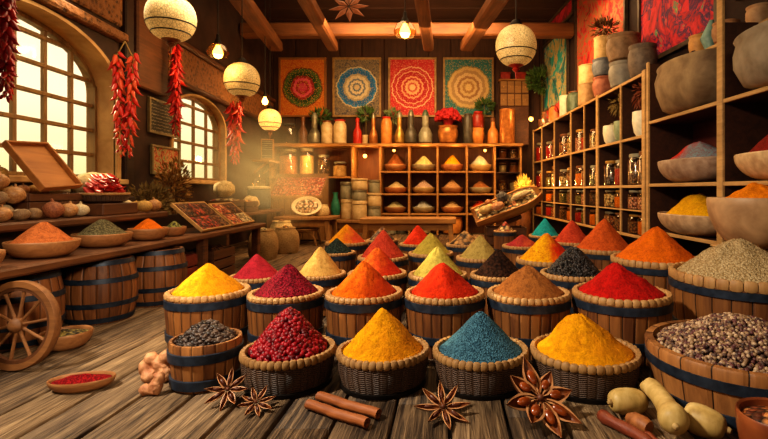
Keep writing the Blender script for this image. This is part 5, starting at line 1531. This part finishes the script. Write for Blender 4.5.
# ---- jars in the small cells
GC = {'red flakes': Y_('a81f1a', '5c0d0a'), 'pale beans': bits(('c9b07a', 'e0cfa0', 'a08450'), 34), 'green herbs': bits(('6b6b34', '8a8a4c', '4a4a24'), 40), 'brown seeds': bits(('6b4424', '8f6236', '4a2c14'), 44),
      'orange powder': Y_('d9780c', '9c4a05'), 'mixed spices': bits(('a8643c', '7a3a24', 'c9a06a', '54402c'), 36), 'dark pods': bits(('3a2418', '5c3c24', '22140c'), 30), 'pink salt': bits(('c98a74', 'e0b09a', 'a86450'), 44)}
names = list(GC); rg = random.Random(31)
LEVN = ['top', 'second', 'third', 'lowest']
LIDS = [CER['pewter'], CER['brown'], CER['grey'], CER['brass']]
LID_N = ['pewter', 'brown', 'grey', 'brass']
for li in range(4):
    z = LV_S[li + 1]; room = LV_S[li] - z - TH
    for ci in range(len(YS) - 1):
        ya, yb = YS[ci], YS[ci + 1]
        gap = yb - ya
        n = 2
        for j in range(n):
            y = ya + .045 + (gap - .09) * (j + .5) / n
            if li == 0 and ci in (0, 1): continue
            R = min(.122, (gap - .09) / n / 2 - .004); H = min(room * .9, R * rg.uniform(2.6, 3.4))
            nm = rg.choice(names); lk = rg.randrange(4)
            lab = 'jar of %s, %s from near end, %s row of small wall cells' % (nm, ORD[ci * 2 + j], LEVN[li])
            gjar(lab, out(y, .14, z + .001), R, H, GC[nm], LIDS[lk], lv=rg.uniform(.6, .8))
# top row, two nearest cells: cups and hanging bunches
z = LV_S[1]
def cupfill(label, y, R, H, m, fm, fl):
    p = out(y, .13, z + .001); pr = [(R * .6, 0), (R * .85, H * .2), (R, H * .6), (R * .98, H), (R * .88, H), (R * .86, H * .8), (0, H * .75)]
    tag(MB().lathe(pr, 28).build('cup', m, None, p), label, 'cup')
    fill('spice_heap', fl, 'spice', (p.x, p.y, p.z + H * .83), R * .82, H * .3, fm, flat=.3, drop=.0)
WH = plain('cfc4a4', 'ece4c8', .4)
cupfill('white cup of orange powder in the nearest top small cell', 5.66, .14, .30, WH, Y_('d96a1c', '94400c'), 'orange powder in the white cup of the nearest top cell')
cupfill('white rounded cup in the second top small cell', 6.62, .125, .26, WH, GC['pale beans'], 'pale beans in the white rounded cup')
cupfill('grey green cup in the second top small cell', 6.25, .125, .27, plain('6b7a5c', '98a584', .4), GC['green herbs'], 'green herbs in the grey green cup')
for i, (y, lab) in enumerate(((5.66, 'bunch of reddish brown dried herbs hanging in the nearest top small cell'), (6.4, 'bunch of brown dried herbs hanging in the second top small cell'))):
    b = MB(); leafy(b, (0, 0, -.14), (.11, .24, .13), 420, .11, .03, 60 + i, 0, 0, .6, ((-.13, .12), (-.17, .17), (-.4, -.01))); b.tube([(0, 0, 0), (0, 0, -.12)], .02, 6)
    tag(b.build('dried_herb_bundle', plain('5c2414', '96502c', .7) if i == 0 else LEAFD, None, out(y, .14, LV_S[0] - TH - .002), smooth=False), lab, 'herbs')
# ---- pots stacked along the top of the small unit
ZTS = LV_S[0] + .001
TP = [  # y, R, H, kind, mat, label
    (5.75, .17, .40, 'pot', plain('54443a', '7d6c5c', .6), 'dark grey pot at the near end of the jar shelf top'),
    (6.30, .19, .34, 'pot', plain('6b6660', '9c968a', .5, 0, 6), 'mottled blue grey pot on the jar shelf top, under the brown tub'),
    (6.95, .17, .30, 'pot', plain('8a4a34', 'b5745a', .6), 'terracotta red pot on the jar shelf top'),
    (7.6, .17, .34, 'can', plain('94704a', 'bd9a6c', .6), 'tan lower crock on the jar shelf top'),
    (8.25, .16, .36, 'jar', CER['green'], 'olive green lidded jar on the jar shelf top'),
    (8.8, .12, .40, 'can', WH, 'white cylinder cup on the jar shelf top'),
    (9.4, .16, .32, 'jar', CER['orange'], 'amber lidded jar toward the far end of the jar shelf top'),
    (10.0, .15, .30, 'pot', CER['brown'], 'brown pot near the far end of the jar shelf top')]
for y, R, H, kd, m, lab in TP:
    pr, ld = vprof(kd, R, H); nm = {'pot': 'pot', 'can': 'crock', 'jar': 'jar'}[kd]
    vessel(nm, lab, nm, out(y, .15, ZTS), pr, m, ld, CER['brown'])
TP2 = [(6.30, .22, .36, 'pot', plain('6b5238', '96785a', .6), 'brown tub stacked on the mottled pot', .342), (6.95, .18, .26, 'pot', plain('50555c', '7c8086', .5), 'blue grey bowl stacked on the red pot', .302),
       (7.6, .16, .30, 'can', plain('b5945c', 'd9bc86', .6), 'tan upper crock stacked on the lower tan crock', .342), (6.95, .15, .32, 'can', plain('a8874f', 'cfae76', .6), 'cream tan crock topmost above the blue grey bowl', .564)]
for y, R, H, kd, m, lab, dz in TP2:
    pr, ld = vprof(kd, R, H); nm = {'pot': 'pot', 'can': 'crock', 'jar': 'jar'}[kd]
    vessel(nm, lab, nm, out(y, .15, ZTS + dz), pr, m)
b = MB(); leafy(b, (0, 0, .12), (.14, .16, .10), 170, .12, .035, 77, 0, .5); b.tube([(0, 0, -.06), (0, 0, .1)], .03, 6)
tag(b.build('dried_herb_bundle', plain('5a3a20', '8a6034', .7), None, out(6.95, .15, ZTS + .564 + .36), smooth=False), 'brown dried twigs sticking out of the topmost tan crock', 'herbs')
def red_ch(lab, y, seed):
    b = MB(); leafy(b, (0, 0, .12), (.12, .26, .1), 420, .16, .05, seed, 0, .2, 0, ((-.12, .12), (-.13, .13), (.01, .4))); b.tube([(0, 0, 0), (0, 0, .1)], .05, 6)
    tag(b.build('dried_pepper_bunch', plain('a8281c', 'd9482c', .5), None, out(y, .13, ZTS), smooth=False), lab, 'peppers')
red_ch('bunch of red dried peppers on the jar shelf top between white cup and jars', 9.08, 81)
red_ch('bunch of orange red dried peppers at the far end of the jar shelf top', 9.7, 82)
potted('green bushy plant at the far corner above the jar shelf', 542, 80, 15, 10.55, 2.362, 800, 90, lim=((-.42, .08), (-.3, .14), (.02, 9)))
# large shelf top clutter
ZTB2 = LV_B[0] + .001
for y, R, H, kd, m, lab in [(5.0, .16, .24, 'pot', plain('a8743c', 'd09a58', .6), 'ochre pot on the high ledge above the large shelves'), (4.55, .2, .22, 'pot', plain('8a5c3c', 'b98a60', .6), 'wide brown bowl on the high ledge above the large shelves'), (4.1, .17, .2, 'pot', plain('b0825a', 'd9b084', .6), 'peach pot on the high ledge above the large shelves'), (3.5, .22, .3, 'pot', STONE2, 'grey stone pot on the high ledge above the large shelves at the right edge')]:
    pr, ld = vprof(kd, R, H); vessel('pot', lab, 'pot', out(y, .395, ZTB2), [(a * .62, c * .9) for a, c in pr], m)
b = MB(); b.tube([(0, 0, 0), (0, .02, .12), (.01, 0, .3)], [.05, .09, .02], 12); tag(b.build('cone_shell', plain('5a7a74', '8aa89c', .5, 0, 9), None, out(4.8, .40, ZTB2 + .014)), 'small pointed teal and tan cone ornament on the high ledge above the large shelves', 'ornament')
# ---- paintings on the right wall
DK = plain('33261c', '54402c', .5)
def rpaint(lab, y0, y1, z0, z1, mat): return framed('painting', lab, 'picture', y0, y1, z0, z1, mat, DK, .05, True, .015, .06)
rpaint('teal and gold painting on the right wall nearest the back corner', 9.25, 10.85, 2.75, 4.32, collage(('1f6a6c', '2f9a96', '3ca8a0', 'd0aa5c', '2f8a86', '1f5a60', 'c98a4c'), 1.8))
rpaint('red textured painting with golden centre on the right wall', 6.85, 8.85, 2.62, 4.6, collage(('7a1418', 'b52424', 'c9382c', '8a6a40', 'b81f24', '5c2a24', 'c28a4a'), 2.6))
rpaint('vivid red abstract painting with blue and green blossoms on the right wall', 4.85, 6.5, 2.66, 4.5, collage(('8f1220', 'c21f2c', 'd02c3a', 'a8182a', '2a2450', 'c9283a', '3a8a6c', 'd0a03c'), 2.3))
rpaint('dark olive painting on the right wall at the photo edge', 3.2, 4.6, 2.85, 4.4, collage(('22281c', '4a4a24', '7a6a34', '2c3a34', '54502c'), 1.8))
rpaint('crimson painting high on the right wall above the teal one', 8.95, 10.6, 4.36, 4.74, collage(('7a1420', 'a8202c', '5c1018', 'b83a34'), 2.4))
# ------------------------------------------------------------------ hanging lamps
def crackle(c1, c2, em, es):
    t = NT('crackled shade'); v = t.obj(); d = t.vor(v, 40, 'DISTANCE_TO_EDGE'); n = t.noise(v, 6, 4)
    m = t.ramp(d, [(.0, '8a8a8a'), (.09, 'ffffff')])
    col = t.mix(m, c1, t.ramp(n, [(.3, c2), (.7, 'e0cfa0')]))
    return t.pbr(col, .45, nrm=t.bump(d, .3, .01), em=t.mix(m, '5a3a18', em), ems=es)
SHADE = crackle('6b4a24', 'b89a68', 'e0a858', .34)
SHADEB = crackle('8a5a24', 'c9a868', 'ffc060', 1.1)
CORD = plain('1c1410', '2c221a', .6)
def lantern(label, pxx, pyy, y, rp, tip, shade=SHADE, tipm=None, sq=1.0):
    k = y / 470; R = rp * k; c = P(pxx, pyy, y)
    t = thing('lantern', label, 'lantern', c)
    n = 14; pr = [(R * math.sin(PI * (.1 + .82 * i / n)) ** .85, R * sq * -math.cos(PI * (.1 + .82 * i / n))) for i in range(n + 1)]
    MB().lathe(pr, 36).build('lamp_shade', shade, t)
    for f in (.26, .40):
        r = R * math.sin(PI * f) ** .85 * 1.012; z = -R * sq * math.cos(PI * f)
        MB().lathe([(r * .99, z - .006), (r * 1.015, z - .004), (r * 1.015, z + .004), (r * .99, z + .006)], 36, cap=False).build('band', M_IRON, t)
    zt = pr[-1][1]
    MB().lathe([(R * .32, zt - .02), (R * .3, zt + .03), (R * .16, zt + .07), (R * .14, zt + .2 * R), (R * .08, zt + .3 * R), (0, zt + .3 * R)], 20).build('cap', M_IRON, t)
    zb = pr[0][1]
    MB().lathe([(0, zb - tip * k), (.006, zb - tip * k), (R * .05, zb - tip * k * .55), (R * .2, zb - tip * k * .3), (R * .12, zb - tip * k * .2), (R * .38, zb), (R * .34, zb + .02)], 20, cap=False).build('finial', tipm or plain('6b3a1c', 'a8683a', .5), t)
    MB().tube([(0, 0, zt + .28 * R), (0, 0, ZC - c.z)], .007, 6).build('cord', CORD, t)
    return t
lantern('large crackled cream lantern at the upper left, cut by the top edge', 171, 18, 4.1, 23, 14)
lantern('medium crackled lantern hanging before the small window timber', 242, 80, 6.3, 17, 11)
lantern('crackled cream lantern with red finial at the upper right', 516, 46, 5.6, 20.5, 13, tipm=plain('8f1a14', 'c23a28', .4))
lantern('small glowing lantern low over the back left corner', 270, 120, 8.9, 11, 10, SHADEB)
def bulb(label, pxx, pyy, y, rp, e, flare=True):
    k = y / 470; R = rp * k; c = P(pxx, pyy, y)
    t = thing('pendant_bulb', label, 'pendant lamp', c)
    MB().lathe([(0, -R * 1.1), (R * .55, -R * .9), (R * .8, -R * .3), (R * .72, R * .2), (R * .4, R * .8), (R * .32, R * 1.1)], 24, cap=False).build('bulb', glow('ffc25a', 14), t)
    if flare: MB().lathe([(R * 1.55, -R * .75), (R * 1.75, -R * .1), (R * 1.3, R * .9), (R * .5, R * 1.5)], 28, cap=False).build('glass_shade', glass('ffdca0', .25), t)
    MB().lathe([(R * .36, R * 1.1), (R * .6, R * 1.3), (R * .55, R * 1.7), (R * .3, R * 2.2), (R * .26, R * 2.9), (0, R * 3.1)], 20).build('socket', M_IRON, t)
    MB().tube([(0, 0, R * 3), (0, 0, ZC - c.z)], .007, 6).build('cord', CORD, t)
    point('lamp_light', c + Vector((0, -R * 2.2, -R * 1.8)), e, (1, .62, .25), .08)
    return t
bulb('bright filament bulb pendant hanging at the top centre', 405, 31, 6.2, 6.5, 30)
bulb('glowing bulb pendant between the two left lanterns', 218, 52, 6.0, 6, 20)
bulb('small bulb pendant above the small glowing lantern', 265, 101, 8.3, 3.6, 16, False)
# carved wooden star hung under the ceiling
c = P(349, 8, 7.0)
t = thing('star_ornament', 'large carved wooden star ornament hanging under the ceiling', 'ornament', c); t.rotation_euler = (PI / 2 - .5, 0, 0)
st = None
for k in range(8):
    if st is None:
        b = MB(); L = .31
        vs = [(.02, 0, .03), (L * .45, .05, .015), (L, 0, 0), (L * .45, -.05, .015), (L * .45, 0, .045), (L * .45, 0, -.015)]
        b.add(vs, [(0, 1, 4), (1, 2, 4), (2, 3, 4), (3, 0, 4), (1, 0, 5), (2, 1, 5), (3, 2, 5), (0, 3, 5)]); st = b.build('ray', wood('5a2c14', '8f5028', 0, 2), t, smooth=False); o = st
    else: o = st.copy(); COL.objects.link(o); o.parent = t
    o.rotation_euler = (0, 0, 2 * PI * k / 8 + .15)
b = MB().tube([(0, 0, 0), Matrix.Rotation(-(PI / 2 - .5), 3, 'X') @ Vector((0, 0, ZC - c.z))], .006, 6); b.build('cord', CORD, t)
# small bulbs and glow along the back shelves
def mini(label, p, q, y, e, r=.03):
    c = P(p, q, y); t = thing('small_bulb', label, 'light bulb', c)
    MB().blob((0, 0, 0), r, 0, 1, 14, 10).build('bulb', glow('ffb850', 6), t)
    MB().lathe([(r * .5, r * .7), (r * .6, r * .9), (r * .6, r * 1.7), (0, r * 1.8)], 14).build('socket', M_IRON, t)
    point('bulb_light', c + Vector((0, -r * 3, -r * 1.5)), e, (1, .58, .22), .03)
mini('small bulb under the plank above the leftmost pigeonhole', 394, 150.5, 10.36, 7)
mini('small bulb under the plank above the rightmost pigeonhole', 485, 150.5, 10.36, 8)
mini('small bulb lighting the warm wooden bay left of the pigeonholes', 365, 156, 10.5, 16, .045)
mini('small bulb shining by the copper canister in the far right corner', 531, 119, 10.2, 12, .05)
for p, q, y, e in ((425, 150, 10.3, 5), (455, 150, 10.3, 4), (522, 183, 9.3, 16), (306, 160, 10.2, 12), (300, 196, 7.9, 5)):
    point('shelf_light', P(p, q, y), e * 1.4, (1, .55, .18), .06)
# dusty golden haze drifting in from the small window
def haze_mat():
    t = NT('golden haze'); v = t.obj(); n = t.noise(v, 1.6, 3, .6)
    ln = t.n('ShaderNodeVectorMath', operation='LENGTH'); t.l(v, ln.inputs[0])
    f = t.math('MAXIMUM', t.math('SUBTRACT', 1.0, t.math('MULTIPLY', ln.outputs['Value'], 1.0)), 0.0)
    d = t.math('MULTIPLY', t.math('MULTIPLY', f, t.math('ADD', n, .25)), HAZE_D)
    vs = t.n('ShaderNodeVolumePrincipled'); vs.inputs['Color'].default_value = (1, .8, .45, 1); t.l(d, vs.inputs['Density']); vs.inputs['Anisotropy'].default_value = .25
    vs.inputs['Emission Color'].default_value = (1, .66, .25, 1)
    t.l(t.math('MULTIPLY', d, HAZE_E), vs.inputs['Emission Strength'])  # haze glows by itself, standing in for scattered window light
    t.l(vs.outputs[0], t.out.inputs['Volume']); return t.m
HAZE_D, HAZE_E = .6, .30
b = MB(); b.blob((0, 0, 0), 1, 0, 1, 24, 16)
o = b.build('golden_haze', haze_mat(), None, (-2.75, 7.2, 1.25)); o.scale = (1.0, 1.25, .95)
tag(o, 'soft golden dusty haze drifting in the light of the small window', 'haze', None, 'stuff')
# ------------------------------------------------------------------ light
w = bpy.data.worlds.new('sky'); SC.world = w; w.use_nodes = True
nt = w.node_tree; bg = nt.nodes['Background']
tc = nt.nodes.new('ShaderNodeTexCoord'); sp = nt.nodes.new('ShaderNodeSeparateXYZ'); rp = nt.nodes.new('ShaderNodeValToRGB')
nt.links.new(tc.outputs['Generated'], sp.inputs[0]); nt.links.new(sp.outputs[2], rp.inputs[0]); nt.links.new(rp.outputs[0], bg.inputs[0])
rp.color_ramp.elements[0].position = .0; rp.color_ramp.elements[0].color = lin('dccf92')
rp.color_ramp.elements[1].position = .16; rp.color_ramp.elements[1].color = lin('fff2cc')
bg.inputs[1].default_value = 1.45
KEY = spot('key_lamp', (-2.95, .9, 3.7), (.0, 3.1, .2), 1150, 80, (1, .90, .73), .22)
spot('side_spot', (2.4, -.6, 3.6), (1.6, 3.6, .8), 110, 70, (1, .78, .5), .4)  # spot from the front right toward the right-hand tubs
area('ceiling_fill', (-.8, 6.2, 4.6), (-.8, 6.4, 0), 4, 120, (1, .66, .33))  # added warm fill from above, no fixture there
area('front_fill', (-.5, -1.2, 2.6), (-.3, 5, .8), 2.4, 26, (1, .76, .5))
spot('right_wall_fill', (-1.2, 3.0, 3.4), (2.6, 6.6, 2.9), 380, 64, (1, .74, .45), .3)  # added spot to brighten the right-wall paintings, no real fitting
area('back_fill', (-.6, 8.0, 3.9), (-.8, 10.9, 1.6), 3, 170, (1, .64, .3), 1)  # added amber fill washing the back wall and its shelves
area('counter_fill', (-2.7, 4.2, 2.7), (-3.0, 4.2, .8), .8, 34, (1, .76, .45), 2.6)  # added fill brightening the left counter's upper shelf
area('shelf_fill', (.9, 7.2, 2.9), (2.2, 7.4, 1.3), .8, 60, (1, .62, .28), 3.5)  # added fill facing the small jar cells
spot('left_low_fill', (.3, .2, 1.9), (-2.75, 3.5, .3), 420, 36, (1, .82, .6), .25)  # added low spot to brighten the barrels under the counter
sun = bpy.data.objects.new('sun', bpy.data.lights.new('sun', 'SUN')); COL.objects.link(sun)
sun.data.energy = 5; sun.data.color = (1, .82, .5); sun.data.angle = .03
sun.rotation_euler = Vector((.86, -.18, -.42)).to_track_quat('-Z', 'Y').to_euler()

SC.view_settings.view_transform = 'Standard'
try: SC.view_settings.look = 'Medium High Contrast'
except Exception: SC.view_settings.look = 'None'
SC.view_settings.exposure = 0.0
cy = SC.cycles
cy.use_denoising = True
try: cy.denoiser = 'OPENIMAGEDENOISE'
except Exception: pass
cy.max_bounces = 7; cy.diffuse_bounces = 3; cy.glossy_bounces = 2; cy.transparent_max_bounces = 12; cy.transmission_bounces = 4
cy.sample_clamp_indirect = 3.0; cy.caustics_reflective = False; cy.caustics_refractive = False

from collections import Counter
for lab, n in Counter(o.get('label') for o in ALL).items():
    if n > 1 and any(o.get('label') == lab and not o.get('group') for o in ALL):
        print('DUPLABEL', n, lab)
for o in ALL:
    k = len(o['label'].split())
    if k < 4 or k > 16: print('LABELLEN', k, o['label'])
